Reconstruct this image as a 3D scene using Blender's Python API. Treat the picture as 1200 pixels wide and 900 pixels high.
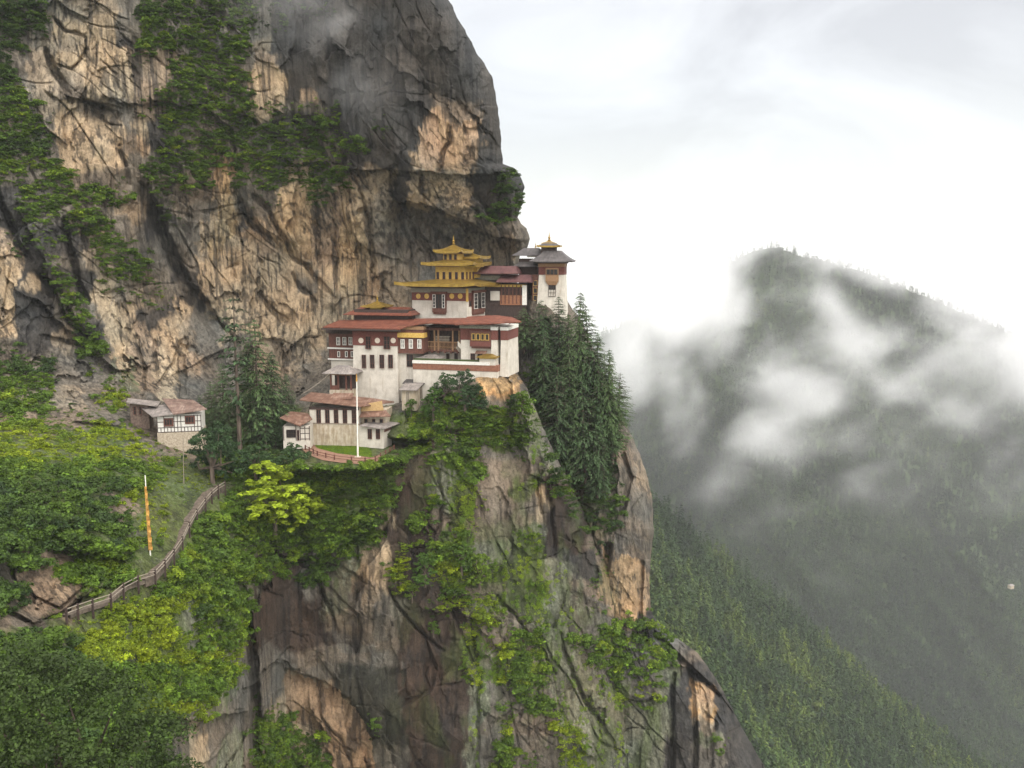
import bpy, bmesh, math, random
import numpy as np
from mathutils import Vector, Matrix
random.seed(7); RNG = np.random.default_rng(11)
scene = bpy.context.scene
for o in list(bpy.data.objects): bpy.data.objects.remove(o)
R = math.radians
COL = scene.collection

# ------------------------------------------------------------------ camera
FPX = 600 / math.tan(R(30)); TH = R(8.2)
cam_d = bpy.data.cameras.new('camera'); cam = bpy.data.objects.new('camera', cam_d); COL.objects.link(cam)
cam.location = (0, 0, 0); cam.rotation_euler = (R(90) - TH, 0, 0)
cam_d.sensor_width = 36; cam_d.angle = R(60); cam_d.clip_start = 0.5; cam_d.clip_end = 20000
scene.camera = cam

# ------------------------------------------------------------------ world: overcast daylight
SUN_EL, SUN_AZ = R(42), R(140)      # azimuth clockwise from +Y (sun behind the camera, to its right)
W = bpy.data.worlds.new('World'); scene.world = W; W.use_nodes = True
nt = W.node_tree; nt.nodes.clear()
def wn(t, **k):
    n = nt.nodes.new(t)
    for a, b in k.items(): setattr(n, a, b)
    return n
wout = wn('ShaderNodeOutputWorld'); wadd = wn('ShaderNodeAddShader')
bgs = wn('ShaderNodeBackground'); bgc = wn('ShaderNodeBackground')
sky = wn('ShaderNodeTexSky', sky_type='NISHITA', sun_disc=False)
sky.sun_elevation = SUN_EL; sky.sun_rotation = SUN_AZ
bgs.inputs['Strength'].default_value = 0.05
nt.links.new(sky.outputs[0], bgs.inputs[0])
tc = wn('ShaderNodeTexCoord'); sep = wn('ShaderNodeSeparateXYZ')
nt.links.new(tc.outputs['Generated'], sep.inputs[0])
mp = wn('ShaderNodeMapping'); mp.inputs['Scale'].default_value = (1.6, 1.6, 3.6)
nt.links.new(tc.outputs['Generated'], mp.inputs[0])
n1 = wn('ShaderNodeTexNoise'); n1.inputs['Scale'].default_value = 1.7; n1.inputs['Detail'].default_value = 6; n1.inputs['Roughness'].default_value = .52
n1.inputs['Distortion'].default_value = .5
nt.links.new(mp.outputs[0], n1.inputs['Vector'])
cr = wn('ShaderNodeValToRGB'); cr.color_ramp.elements[0].position = .38; cr.color_ramp.elements[0].color = (.74, .70, .665, 1)
cr.color_ramp.elements[1].position = .62; cr.color_ramp.elements[1].color = (1.05, 1.02, .985, 1)
nt.links.new(n1.outputs[0], cr.inputs[0]); nt.links.new(cr.outputs[0], bgc.inputs[0])
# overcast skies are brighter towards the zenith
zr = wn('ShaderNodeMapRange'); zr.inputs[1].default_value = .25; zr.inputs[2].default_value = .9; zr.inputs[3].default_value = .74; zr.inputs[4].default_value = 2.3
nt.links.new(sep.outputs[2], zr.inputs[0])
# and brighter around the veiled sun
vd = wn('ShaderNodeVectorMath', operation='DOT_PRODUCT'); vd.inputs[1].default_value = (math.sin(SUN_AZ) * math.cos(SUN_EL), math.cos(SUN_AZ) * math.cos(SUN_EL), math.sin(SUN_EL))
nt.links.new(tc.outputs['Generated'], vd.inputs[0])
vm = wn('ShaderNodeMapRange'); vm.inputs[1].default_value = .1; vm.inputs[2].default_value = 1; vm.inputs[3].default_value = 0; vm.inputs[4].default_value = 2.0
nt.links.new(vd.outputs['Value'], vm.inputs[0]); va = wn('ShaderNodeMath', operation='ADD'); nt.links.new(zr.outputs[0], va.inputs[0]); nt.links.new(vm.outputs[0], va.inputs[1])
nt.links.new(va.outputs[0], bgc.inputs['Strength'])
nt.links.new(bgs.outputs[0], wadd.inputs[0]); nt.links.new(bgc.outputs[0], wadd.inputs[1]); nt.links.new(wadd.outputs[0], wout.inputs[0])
W.cycles.sampling_method = 'MANUAL'; W.cycles.sample_map_resolution = 512

sd = bpy.data.lights.new('sun', 'SUN'); so = bpy.data.objects.new('sun', sd); COL.objects.link(so)
sd.energy = 1.0; sd.angle = R(12); sd.color = (1, .95, .87)
sdir = Vector((math.sin(SUN_AZ) * math.cos(SUN_EL), math.cos(SUN_AZ) * math.cos(SUN_EL), math.sin(SUN_EL)))
so.rotation_euler = sdir.to_track_quat('Z', 'Y').to_euler(); so.location = (0, 0, 400)

vs = scene.view_settings
scene.display_settings.display_device = 'sRGB'
vs.view_transform = 'Standard'; vs.look = 'None'; vs.gamma = 1; vs.use_curve_mapping = False; vs.exposure = 0.12
scene.render.engine = 'CYCLES'
cy = scene.cycles
cy.use_denoising = True; cy.max_bounces = 4; cy.diffuse_bounces = 3; cy.glossy_bounces = 1; cy.transmission_bounces = 2
cy.volume_bounces = 2; cy.transparent_max_bounces = 8; cy.caustics_reflective = False; cy.caustics_refractive = False
cy.sample_clamp_indirect = 4
cy.volume_step_rate = 1.0; cy.volume_max_steps = 96

# ------------------------------------------------------------------ pixel helpers (image 1200 x 900)
CT, ST = math.cos(TH), math.sin(TH)
def ray(px, py):
    a = (np.asarray(px, float) - 600) / FPX; b = (450 - np.asarray(py, float)) / FPX
    return a, CT + b * ST, -ST + b * CT
def P(px, py, Y):
    a, dy, dz = ray(px, py); t = Y / dy
    return np.stack([a * t, dy * t, dz * t], -1)
def PV(px, py, Y): return Vector(P(px, py, Y).tolist())
def to_px(p):
    x, y, z = p[..., 0], p[..., 1], p[..., 2]
    f = y * CT - z * ST; u = y * ST + z * CT
    return 600 + FPX * x / f, 450 - FPX * u / f

# ------------------------------------------------------------------ noise
_perm = np.random.default_rng(5).permutation(256); _perm = np.concatenate([_perm, _perm, _perm])
_g = np.random.default_rng(6).normal(size=(256, 3)); _g /= np.linalg.norm(_g, axis=1)[:, None]
def pn(p):
    i = np.floor(p).astype(int); f = p - i; i &= 255; u = f * f * f * (f * (f * 6 - 15) + 10)
    r = 0
    for a in (0, 1):
        wa = u[..., 0] if a else 1 - u[..., 0]; ha = _perm[i[..., 0] + a]
        for b in (0, 1):
            wb = u[..., 1] if b else 1 - u[..., 1]; hb = _perm[ha + i[..., 1] + b]
            for c in (0, 1):
                wc = u[..., 2] if c else 1 - u[..., 2]
                g = _g[_perm[hb + i[..., 2] + c] & 255]
                r = r + wa * wb * wc * ((f[..., 0] - a) * g[..., 0] + (f[..., 1] - b) * g[..., 1] + (f[..., 2] - c) * g[..., 2])
    return r * 1.5
def fbm(p, o=4, lac=2.03, g=.5, off=0):
    r = 0; a = 1; s = 0; p = p + off
    for k in range(o): r = r + a * pn(p); s += a; a *= g; p = p * lac + 17.3
    return r / s
def ridged(p, o=4, off=0):
    r = 0; a = 1; s = 0; p = p + off
    for k in range(o): r = r + a * (1 - 2 * np.abs(pn(p))); s += a; a *= .5; p = p * 2.1 + 9.1
    return r / s
def facet(x, z, seed=0, tilt=.5, step=.35):
    """broken rock: every cell of a cellular pattern is a tilted plane with its own offset; also gives distance to the cell edge"""
    ix = np.floor(x).astype(int); iz = np.floor(z).astype(int)
    d1 = np.full(x.shape, 9.); d2 = np.full(x.shape, 9.); h = np.zeros(x.shape)
    for a in (-1, 0, 1):
        for b in (-1, 0, 1):
            cx = ix + a; cz = iz + b
            k = _perm[_perm[(cx + seed) & 255] + (cz & 255)] & 255
            k2 = _perm[k + 7 + seed]; k3 = _perm[k2 + 3]; k4 = _perm[k3 + 5]; k5 = _perm[k4 + 1]
            qx = cx + .1 + .8 * k / 255.; qz = cz + .1 + .8 * k2 / 255.
            ex = x - qx; ez = z - qz; d = ex * ex + ez * ez
            hh = tilt * (ex * (k3 / 127.5 - 1) + ez * (k4 / 127.5 - 1)) + step * (k5 / 127.5 - 1)
            near = d < d1
            d2 = np.where(near, d1, np.minimum(d2, d)); h = np.where(near, hh, h); d1 = np.where(near, d, d1)
    return h, np.sqrt(d2) - np.sqrt(d1)
def sm(x, a, b):
    t = np.clip((x - a) / (b - a), 0, 1); return t * t * (3 - 2 * t)
def interp_rows(tab, y):      # tab: list of (y, x)
    t = np.array(tab, float); return np.interp(y, t[:, 0], t[:, 1])
def polydist(px, py, pts):
    """distance to polyline in pixels and signed side"""
    best = np.full(px.shape, 1e9); side = np.zeros(px.shape); tt = np.zeros(px.shape)
    n = len(pts) - 1
    for k in range(n):
        (x0, y0), (x1, y1) = pts[k][:2], pts[k + 1][:2]
        dx, dy = x1 - x0, y1 - y0; L = dx * dx + dy * dy
        t = np.clip(((px - x0) * dx + (py - y0) * dy) / L, 0, 1)
        ex = px - x0 - t * dx; ey = py - y0 - t * dy; d = np.hypot(ex, ey)
        m = d < best; best = np.where(m, d, best); side = np.where(m, np.sign(dx * ey - dy * ex), side); tt = np.where(m, (k + t) / n, tt)
    return best, side, tt
def inpoly(px, py, pts):
    r = np.zeros(px.shape, bool); n = len(pts)
    for k in range(n):
        x0, y0 = pts[k]; x1, y1 = pts[(k + 1) % n]
        if y0 == y1: continue
        c = ((y0 > py) != (y1 > py)) & (px < (x1 - x0) * (py - y0) / (y1 - y0) + x0); r ^= c
    return r

# ------------------------------------------------------------------ node material helpers
def newmat(name):
    m = bpy.data.materials.new(name); m.use_nodes = True; t = m.node_tree; t.nodes.clear()
    o = t.nodes.new('ShaderNodeOutputMaterial'); b = t.nodes.new('ShaderNodeBsdfPrincipled')
    b.inputs['Specular IOR Level'].default_value = .25; t.links.new(b.outputs[0], o.inputs[0]); return m, t, b, o
def nd(t, typ, **k):
    n = t.nodes.new(typ)
    for a, b in k.items():
        if a.startswith('i_'):
            key = a[2:]; key = int(key) if key.isdigit() else key.replace('_', ' ')
            n.inputs[key].default_value = b
        else: setattr(n, a, b)
    return n
def noise(t, scale, detail=3, rough=.55, vec=None, dist=0, src='Object', mscale=None, rot=None):
    n = nd(t, 'ShaderNodeTexNoise', i_Scale=scale, i_Detail=detail, i_Roughness=rough, i_Distortion=dist)
    c = t.nodes.new('ShaderNodeTexCoord'); s = c.outputs[src]
    if mscale or rot:
        m = t.nodes.new('ShaderNodeMapping')
        if mscale: m.inputs['Scale'].default_value = mscale
        if rot: m.inputs['Rotation'].default_value = rot
        t.links.new(s, m.inputs[0]); s = m.outputs[0]
    t.links.new(s, n.inputs['Vector']); return n.outputs[0]
def ramp(t, sock, stops):
    r = t.nodes.new('ShaderNodeValToRGB'); e = r.color_ramp.elements
    while len(e) < len(stops): e.new(.5)
    for k, (p, c) in enumerate(stops):
        e[k].position = p; e[k].color = (c if isinstance(c, tuple) else (c, c, c)) + (1,)
    t.links.new(sock, r.inputs[0]); return r.outputs[0]
def mix(t, a, b, fac, mode='MIX'):
    n = t.nodes.new('ShaderNodeMix'); n.data_type = 'RGBA'; n.blend_type = mode
    for s, v in ((6, a), (7, b), (0, fac)):
        if hasattr(v, 'node'): t.links.new(v, n.inputs[s])
        else: n.inputs[s].default_value = v if not isinstance(v, tuple) else (v + (1,) if len(v) == 3 else v)
    return n.outputs[2]
def mth(t, op, a, b=0.):
    n = t.nodes.new('ShaderNodeMath'); n.operation = op
    for s, v in ((0, a), (1, b)):
        if hasattr(v, 'node'): t.links.new(v, n.inputs[s])
        else: n.inputs[s].default_value = v
    return n.outputs[0]
def bump(t, b, h, strength, dist):
    n = nd(t, 'ShaderNodeBump', i_Strength=strength, i_Distance=dist); t.links.new(h, n.inputs['Height']); t.links.new(n.outputs[0], b.inputs['Normal'])

def mesh_obj(name, verts, faces, mat=None, parent=None, smooth=False, link=True):
    me = bpy.data.meshes.new(name)
    me.from_pydata([tuple(v) for v in verts], [], faces)
    if mat: me.materials.append(mat)
    if smooth: me.polygons.foreach_set('use_smooth', [True] * len(me.polygons))
    me.update()
    o = bpy.data.objects.new(name, me)
    if link: COL.objects.link(o)
    if parent: o.parent = parent
    return o
def grid_obj(name, V, mat, col=None, smooth=True):
    """V: (rows, cols, 3)"""
    h, w = V.shape[:2]; me = bpy.data.meshes.new(name)
    me.vertices.add(h * w); me.vertices.foreach_set('co', V.reshape(-1).astype(np.float32))
    a = (np.arange(h - 1)[:, None] * w + np.arange(w - 1)[None]).ravel()
    q = np.stack([a, a + w, a + w + 1, a + 1], 1).astype(np.int32)
    n = len(q); me.loops.add(n * 4); me.loops.foreach_set('vertex_index', q.ravel())
    me.polygons.add(n); me.polygons.foreach_set('loop_start', np.arange(0, n * 4, 4, dtype=np.int32))
    me.update(calc_edges=True)
    if smooth: me.polygons.foreach_set('use_smooth', np.ones(n, bool))
    if col is not None:
        for nm, c in col.items():
            c = c.reshape(h * w, -1)
            if c.shape[1] == 1:
                at = me.attributes.new(nm, 'FLOAT', 'POINT'); at.data.foreach_set('value', c.ravel().astype(np.float32))
            else:
                at = me.attributes.new(nm, 'FLOAT_COLOR', 'POINT')
                c4 = np.ones((h * w, 4), np.float32); c4[:, :3] = c; at.data.foreach_set('color', c4.ravel())
    me.materials.append(mat); me.update()
    o = bpy.data.objects.new(name, me); COL.objects.link(o); return o
def tag(o, label=None, cat=None, group=None, kind=None):
    if label: o['label'] = label
    if cat: o['category'] = cat
    if group: o['group'] = group
    if kind: o['kind'] = kind
    return o
def empty(name, loc=(0, 0, 0), rz=0, label=None, cat=None, group=None):
    e = bpy.data.objects.new(name, None); COL.objects.link(e); e.location = loc; e.rotation_euler = (0, 0, rz)
    e.empty_display_size = .3
    return tag(e, label, cat, group)
# ================================================================== the rock: colours seen on it, row by row (20 px rows, spans in px)
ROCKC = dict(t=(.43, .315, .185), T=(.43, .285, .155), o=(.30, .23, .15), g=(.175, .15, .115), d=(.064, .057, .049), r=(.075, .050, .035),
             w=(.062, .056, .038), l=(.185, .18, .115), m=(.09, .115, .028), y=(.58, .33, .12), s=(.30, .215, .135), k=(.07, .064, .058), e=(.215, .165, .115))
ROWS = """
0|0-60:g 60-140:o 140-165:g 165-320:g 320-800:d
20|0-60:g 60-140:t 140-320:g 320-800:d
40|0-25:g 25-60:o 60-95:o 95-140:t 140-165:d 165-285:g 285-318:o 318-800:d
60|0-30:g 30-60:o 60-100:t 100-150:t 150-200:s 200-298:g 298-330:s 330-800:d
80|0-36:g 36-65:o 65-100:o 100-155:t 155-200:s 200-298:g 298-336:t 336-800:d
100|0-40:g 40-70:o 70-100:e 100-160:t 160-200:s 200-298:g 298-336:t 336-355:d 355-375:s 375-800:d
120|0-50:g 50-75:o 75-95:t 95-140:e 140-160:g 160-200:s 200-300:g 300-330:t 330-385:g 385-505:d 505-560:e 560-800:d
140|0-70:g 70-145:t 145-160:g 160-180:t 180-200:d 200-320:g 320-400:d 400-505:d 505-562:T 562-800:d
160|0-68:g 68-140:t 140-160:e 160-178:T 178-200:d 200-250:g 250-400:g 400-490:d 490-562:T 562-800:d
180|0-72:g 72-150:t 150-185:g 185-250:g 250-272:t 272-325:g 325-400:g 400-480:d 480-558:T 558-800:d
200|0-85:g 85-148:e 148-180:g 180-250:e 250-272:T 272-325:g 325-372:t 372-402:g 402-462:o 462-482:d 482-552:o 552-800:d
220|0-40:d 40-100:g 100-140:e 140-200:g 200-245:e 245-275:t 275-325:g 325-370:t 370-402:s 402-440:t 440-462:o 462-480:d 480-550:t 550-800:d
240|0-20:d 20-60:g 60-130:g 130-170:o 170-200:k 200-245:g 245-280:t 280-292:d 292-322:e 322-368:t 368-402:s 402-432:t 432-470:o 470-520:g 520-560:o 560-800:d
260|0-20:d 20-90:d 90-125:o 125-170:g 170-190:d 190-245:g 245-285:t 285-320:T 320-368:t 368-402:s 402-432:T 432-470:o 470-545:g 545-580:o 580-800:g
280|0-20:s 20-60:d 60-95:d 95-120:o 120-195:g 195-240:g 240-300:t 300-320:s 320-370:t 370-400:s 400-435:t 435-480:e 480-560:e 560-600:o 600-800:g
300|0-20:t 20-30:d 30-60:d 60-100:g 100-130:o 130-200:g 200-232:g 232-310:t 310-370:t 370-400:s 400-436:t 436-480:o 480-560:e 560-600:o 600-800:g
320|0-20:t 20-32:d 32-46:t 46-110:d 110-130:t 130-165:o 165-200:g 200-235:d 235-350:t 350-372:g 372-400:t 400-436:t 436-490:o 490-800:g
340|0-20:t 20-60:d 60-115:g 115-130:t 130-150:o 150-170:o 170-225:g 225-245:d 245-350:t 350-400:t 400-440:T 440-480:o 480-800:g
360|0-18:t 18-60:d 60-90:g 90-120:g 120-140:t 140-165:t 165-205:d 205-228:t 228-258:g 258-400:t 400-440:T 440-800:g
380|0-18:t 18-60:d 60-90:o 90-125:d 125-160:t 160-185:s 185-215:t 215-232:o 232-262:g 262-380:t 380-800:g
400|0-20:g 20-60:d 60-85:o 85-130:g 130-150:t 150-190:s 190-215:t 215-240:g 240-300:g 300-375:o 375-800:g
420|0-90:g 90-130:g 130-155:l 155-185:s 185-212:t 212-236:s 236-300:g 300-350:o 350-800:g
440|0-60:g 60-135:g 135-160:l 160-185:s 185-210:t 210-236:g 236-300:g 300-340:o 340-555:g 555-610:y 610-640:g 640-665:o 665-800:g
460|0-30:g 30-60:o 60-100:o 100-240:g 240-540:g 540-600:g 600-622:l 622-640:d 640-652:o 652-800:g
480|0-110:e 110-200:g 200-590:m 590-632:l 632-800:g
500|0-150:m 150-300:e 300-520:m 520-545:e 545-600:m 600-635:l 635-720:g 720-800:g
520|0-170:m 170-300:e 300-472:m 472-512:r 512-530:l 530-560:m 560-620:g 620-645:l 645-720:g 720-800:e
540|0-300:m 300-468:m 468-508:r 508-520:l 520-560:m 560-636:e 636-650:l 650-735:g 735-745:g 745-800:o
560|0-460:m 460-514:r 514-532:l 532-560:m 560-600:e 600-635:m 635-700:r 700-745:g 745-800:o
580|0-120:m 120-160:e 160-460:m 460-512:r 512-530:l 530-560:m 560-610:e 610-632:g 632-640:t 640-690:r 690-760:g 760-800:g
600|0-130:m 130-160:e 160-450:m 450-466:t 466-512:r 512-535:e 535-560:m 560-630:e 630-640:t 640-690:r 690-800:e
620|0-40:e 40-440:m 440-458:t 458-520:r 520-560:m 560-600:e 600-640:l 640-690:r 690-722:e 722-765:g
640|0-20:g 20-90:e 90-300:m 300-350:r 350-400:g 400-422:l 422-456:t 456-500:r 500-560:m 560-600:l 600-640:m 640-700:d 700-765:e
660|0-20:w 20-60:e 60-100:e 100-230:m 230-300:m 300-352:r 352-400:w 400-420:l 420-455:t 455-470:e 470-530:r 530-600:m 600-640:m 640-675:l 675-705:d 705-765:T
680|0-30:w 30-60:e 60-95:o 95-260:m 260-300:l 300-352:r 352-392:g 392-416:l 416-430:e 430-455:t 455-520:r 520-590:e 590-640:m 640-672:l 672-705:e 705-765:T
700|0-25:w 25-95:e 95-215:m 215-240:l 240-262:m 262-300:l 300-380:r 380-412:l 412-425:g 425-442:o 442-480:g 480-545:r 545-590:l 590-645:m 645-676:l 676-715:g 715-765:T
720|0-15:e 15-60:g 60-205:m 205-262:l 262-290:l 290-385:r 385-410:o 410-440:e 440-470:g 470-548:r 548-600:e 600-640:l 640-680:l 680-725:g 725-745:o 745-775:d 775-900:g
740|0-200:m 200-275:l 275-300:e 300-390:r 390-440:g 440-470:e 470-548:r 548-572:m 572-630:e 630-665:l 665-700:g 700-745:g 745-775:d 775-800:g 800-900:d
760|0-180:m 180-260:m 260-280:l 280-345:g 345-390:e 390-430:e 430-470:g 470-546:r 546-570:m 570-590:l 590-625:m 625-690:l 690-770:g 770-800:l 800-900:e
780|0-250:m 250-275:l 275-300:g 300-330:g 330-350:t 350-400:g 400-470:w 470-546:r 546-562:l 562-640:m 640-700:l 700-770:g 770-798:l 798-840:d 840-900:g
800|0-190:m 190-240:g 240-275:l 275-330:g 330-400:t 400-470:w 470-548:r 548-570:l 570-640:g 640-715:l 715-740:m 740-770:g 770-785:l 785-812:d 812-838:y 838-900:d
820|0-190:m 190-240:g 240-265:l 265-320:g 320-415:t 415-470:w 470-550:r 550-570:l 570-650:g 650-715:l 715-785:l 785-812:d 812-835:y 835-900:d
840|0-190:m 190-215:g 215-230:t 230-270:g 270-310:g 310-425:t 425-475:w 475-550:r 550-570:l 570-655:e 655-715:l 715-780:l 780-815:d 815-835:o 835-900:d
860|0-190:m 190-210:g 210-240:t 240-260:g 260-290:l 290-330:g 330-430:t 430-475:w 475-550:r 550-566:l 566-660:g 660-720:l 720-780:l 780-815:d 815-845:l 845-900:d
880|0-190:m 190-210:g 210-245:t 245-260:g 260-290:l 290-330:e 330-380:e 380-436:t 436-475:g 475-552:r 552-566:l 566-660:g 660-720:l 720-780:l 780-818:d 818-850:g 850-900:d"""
VEGROWS = """
0|0-60:A 160-200:A 200-300:B 300-400:a
20|0-55:A 165-300:B 300-340:a
40|0-30:A 165-290:B
60|0-20:A 160-180:a 200-290:B
80|0-20:A 200-296:B
100|0-35:B 185-298:B
120|0-45:B 160-185:b 190-300:B 310-400:b
140|0-60:B 190-400:B 440-460:a
160|0-60:A 190-430:B
180|0-70:B 170-410:B
200|0-85:b 55-90:B 175-250:B 270-410:B 585-620:A
220|20-70:B 70-125:B 125-160:B 180-200:b 300-330:b 360-390:A 580-620:A
240|20-130:B 180-210:b 560-612:A
260|10-60:b 80-140:B
280|10-60:a 50-80:b 110-160:B
300|50-75:b 120-180:B
320|60-85:B 120-190:b
340|70-95:B 150-200:b
360|80-105:B
380|85-115:B
400|0-30:a 95-125:B
420|0-60:A 100-120:b 590-620:b 625-700:A
440|0-70:B 115-150:b 530-560:a 600-700:A
460|0-60:B 110-150:C 500-560:B 600-700:A
480|0-40:B 40-150:b 200-330:a 430-480:b 480-620:B 630-720:A
500|0-180:C 240-330:A 455-480:b 480-625:B 635-725:A
520|0-185:C 185-240:b 240-345:A 430-475:B 475-560:B 560-620:b 640-725:A
540|0-200:B 200-240:c 240-340:B 340-480:B 508-520:c 530-570:B 645-725:A
560|0-140:A 140-180:B 180-260:c 260-460:B 505-560:c 640-655:b 655-730:A
580|0-150:A 140-200:c 220-250:c 260-460:B 500-515:B 540-570:c 665-730:A
600|0-150:A 160-230:c 230-460:B 480-505:B 530-560:c 680-730:A
620|0-150:A 160-200:b 220-440:B 480-510:b 520-545:B 600-640:b 690-720:a
640|0-60:A 90-160:B 160-200:c 200-420:B 462-480:C 500-550:B 610-640:b 700-715:a
660|60-160:B 200-330:B 330-390:A 456-480:C 500-560:C 560-600:b 700-715:b
680|0-25:A 90-160:b 180-290:B 462-485:C 520-560:B 600-640:b 690-705:b
700|0-22:A 120-230:C 230-290:B 500-515:b 520-560:C 560-580:C 690-710:b
720|60-130:c 130-205:C 225-290:B 545-580:C 580-600:b 620-640:b 650-670:b 720-780:B
740|0-110:A 90-220:C 230-290:B 545-562:C 570-600:c 600-640:B 670-690:B 700-790:B
760|0-100:A 90-290:C 545-562:c 580-600:C 600-640:B 690-720:B 720-790:B
780|0-110:A 110-280:B 545-562:C 590-610:C 600-640:B 700-720:b 720-780:B
800|0-130:A 130-265:B 600-640:B 650-660:b 700-720:b 730-780:C
820|0-160:A 150-250:C 290-330:b 580-600:b 620-650:B 720-780:b
840|0-190:A 180-200:c 295-350:B 430-445:b 590-600:C 640-670:C
860|0-190:A 300-380:B 580-600:B 650-690:C 840-860:b
880|0-190:A 295-390:B 580-610:B 600-640:b 660-695:C
"""
def parse(txt, default):
    g = [[default(x * 5, 20 * r) for x in range(200)] for r in range(45)]
    for ln in txt.strip().splitlines():
        y, rest = ln.split('|'); r = int(y) // 20
        for sp in rest.split():
            a, c = sp.split(':'); x0, x1 = map(int, a.split('-'))
            for x in range(x0 // 5, min(200, (x1 + 4) // 5)): g[r][x] = c
    return g
_rg = parse(ROWS, lambda x, y: 'g'); _vg = parse(VEGROWS, lambda x, y: '.')
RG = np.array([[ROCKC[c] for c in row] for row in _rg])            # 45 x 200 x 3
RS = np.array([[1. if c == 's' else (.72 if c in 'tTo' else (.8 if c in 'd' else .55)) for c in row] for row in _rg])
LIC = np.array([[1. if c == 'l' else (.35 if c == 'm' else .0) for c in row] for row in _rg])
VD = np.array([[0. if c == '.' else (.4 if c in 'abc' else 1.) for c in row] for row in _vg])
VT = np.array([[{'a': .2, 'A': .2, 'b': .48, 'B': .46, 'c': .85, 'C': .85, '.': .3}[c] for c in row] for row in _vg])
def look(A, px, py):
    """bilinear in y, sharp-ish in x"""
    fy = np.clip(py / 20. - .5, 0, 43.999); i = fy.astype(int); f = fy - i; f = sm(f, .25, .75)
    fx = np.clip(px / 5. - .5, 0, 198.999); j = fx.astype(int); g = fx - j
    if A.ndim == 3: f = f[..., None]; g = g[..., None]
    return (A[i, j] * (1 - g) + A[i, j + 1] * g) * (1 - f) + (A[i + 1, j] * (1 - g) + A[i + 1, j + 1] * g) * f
POLYS = [  # crisp bare patches: polygon, colour
    ([(706, 640), (716, 652), (728, 645), (741, 655), (752, 665), (749, 700), (744, 728), (722, 724), (716, 690), (706, 668)], (.44, .28, .135)),
    ([(330, 786), (346, 786), (375, 800), (405, 816), (424, 842), (437, 868), (441, 960), (392, 960), (384, 868), (360, 846), (336, 838)], (.34, .22, .12)),
    ([(815, 806), (835, 800), (836, 828), (826, 842), (812, 826)], (.52, .34, .18)),
    ([(556, 432), (585, 436), (603, 425), (608, 446), (592, 452), (575, 455), (562, 448)], (.40, .26, .11)),
    ([(328, 205), (350, 203), (368, 218), (370, 262), (366, 300), (352, 308), (330, 296), (322, 262)], (.50, .345, .18)),
    ([(402, 248), (424, 252), (434, 285), (436, 322), (420, 345), (398, 340), (396, 290)], (.49, .36, .20)),
    ([(258, 200), (268, 200), (272, 235), (276, 262), (262, 300), (245, 302), (252, 262)], (.54, .37, .185)),
    ([(4, 305), (18, 312), (20, 345), (14, 385), (2, 382), (0, 340)], (.44, .31, .17)),
    ([(498, 135), (512, 140), (520, 170), (516, 198), (496, 198), (492, 165)], (.46, .30, .175)),
    ([(540, 140), (560, 135), (562, 165), (552, 198), (540, 196), (546, 165)], (.44, .29, .17)),
    ([(190, 388), (205, 385), (212, 402), (200, 425), (206, 465), (186, 466), (186, 420)], (.48, .36, .22)),
    ([(130, 360), (140, 356), (148, 380), (150, 410), (152, 440), (140, 440), (130, 400)], (.46, .34, .2)),
]
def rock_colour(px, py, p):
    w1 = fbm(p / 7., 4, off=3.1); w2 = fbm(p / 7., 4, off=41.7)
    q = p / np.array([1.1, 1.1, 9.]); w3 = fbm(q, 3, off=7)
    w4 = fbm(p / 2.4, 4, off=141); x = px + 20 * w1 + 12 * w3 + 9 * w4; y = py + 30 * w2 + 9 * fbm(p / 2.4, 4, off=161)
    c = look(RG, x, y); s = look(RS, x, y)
    x2 = px + 6 * w1 + 8 * w3 + 4 * w4; y2 = py + 12 * w2 + 22 * np.maximum(w3, -.2)
    for pts, cc in POLYS:
        xs = [a[0] for a in pts]; ys = [a[1] for a in pts]
        m = (px > min(xs) - 25) & (px < max(xs) + 25) & (py > min(ys) - 25) & (py < max(ys) + 25)
        if m.any():
            ins = np.zeros(px.shape, bool); ins[m] = inpoly(x2[m], y2[m], pts); c = np.where(ins[..., None], np.array(cc), c)
    # vertical run-off stains
    st = fbm(p / np.array([.75, .75, 15.]), 3, off=11) + .6 * fbm(p / np.array([3.2, 3.2, 24.]), 3, off=31)
    k = sm(st, .10, .24) * np.minimum(1, s * 1.25)
    c = c * (1 - .74 * k[..., None]) + .04 * k[..., None] * np.array([.5, .47, .45])
    lt = sm(-st, .16, .4) * s
    c = c * (1 + .35 * lt[..., None])
    # mottling
    mo = fbm(p / np.array([3.5, 3.5, 6.]), 4, off=77); c = c * (1 + .5 * mo[..., None])
    warm = fbm(p / 11., 3, off=91)[..., None]; c = c * (1 + warm * np.array([.28, .0, -.28]))
    # pale lichen speckle on the mossy faces
    l = look(LIC, x, y); sp = fbm(p / .45, 3, off=55); sp2 = fbm(p / np.array([1.8, 1.8, 5]), 4, off=15)
    a = l * sm(sp + .8 * sp2, .16, .42) * .8
    c = c * (1 - a[..., None] * .7) + a[..., None] * .7 * np.array([.34, .36, .24])
    gm = sm(fbm(p / np.array([4., 4., 9.]), 4, off=68), -.05, .3) * np.maximum(sm(l, .1, .5), .75 * sm(py, 500, 580) * sm(px, 430, 520) * (1 - sm(px, 700, 740)))
    c = c * (1 - .55 * gm[..., None]) + .55 * gm[..., None] * np.array([.10, .14, .03])
    c = c * .84; g_ = c.mean(-1, keepdims=True); c = g_ + (c - g_) * .86
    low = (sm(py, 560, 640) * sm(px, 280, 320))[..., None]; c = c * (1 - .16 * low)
    return np.clip(c, .012, .8)

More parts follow.
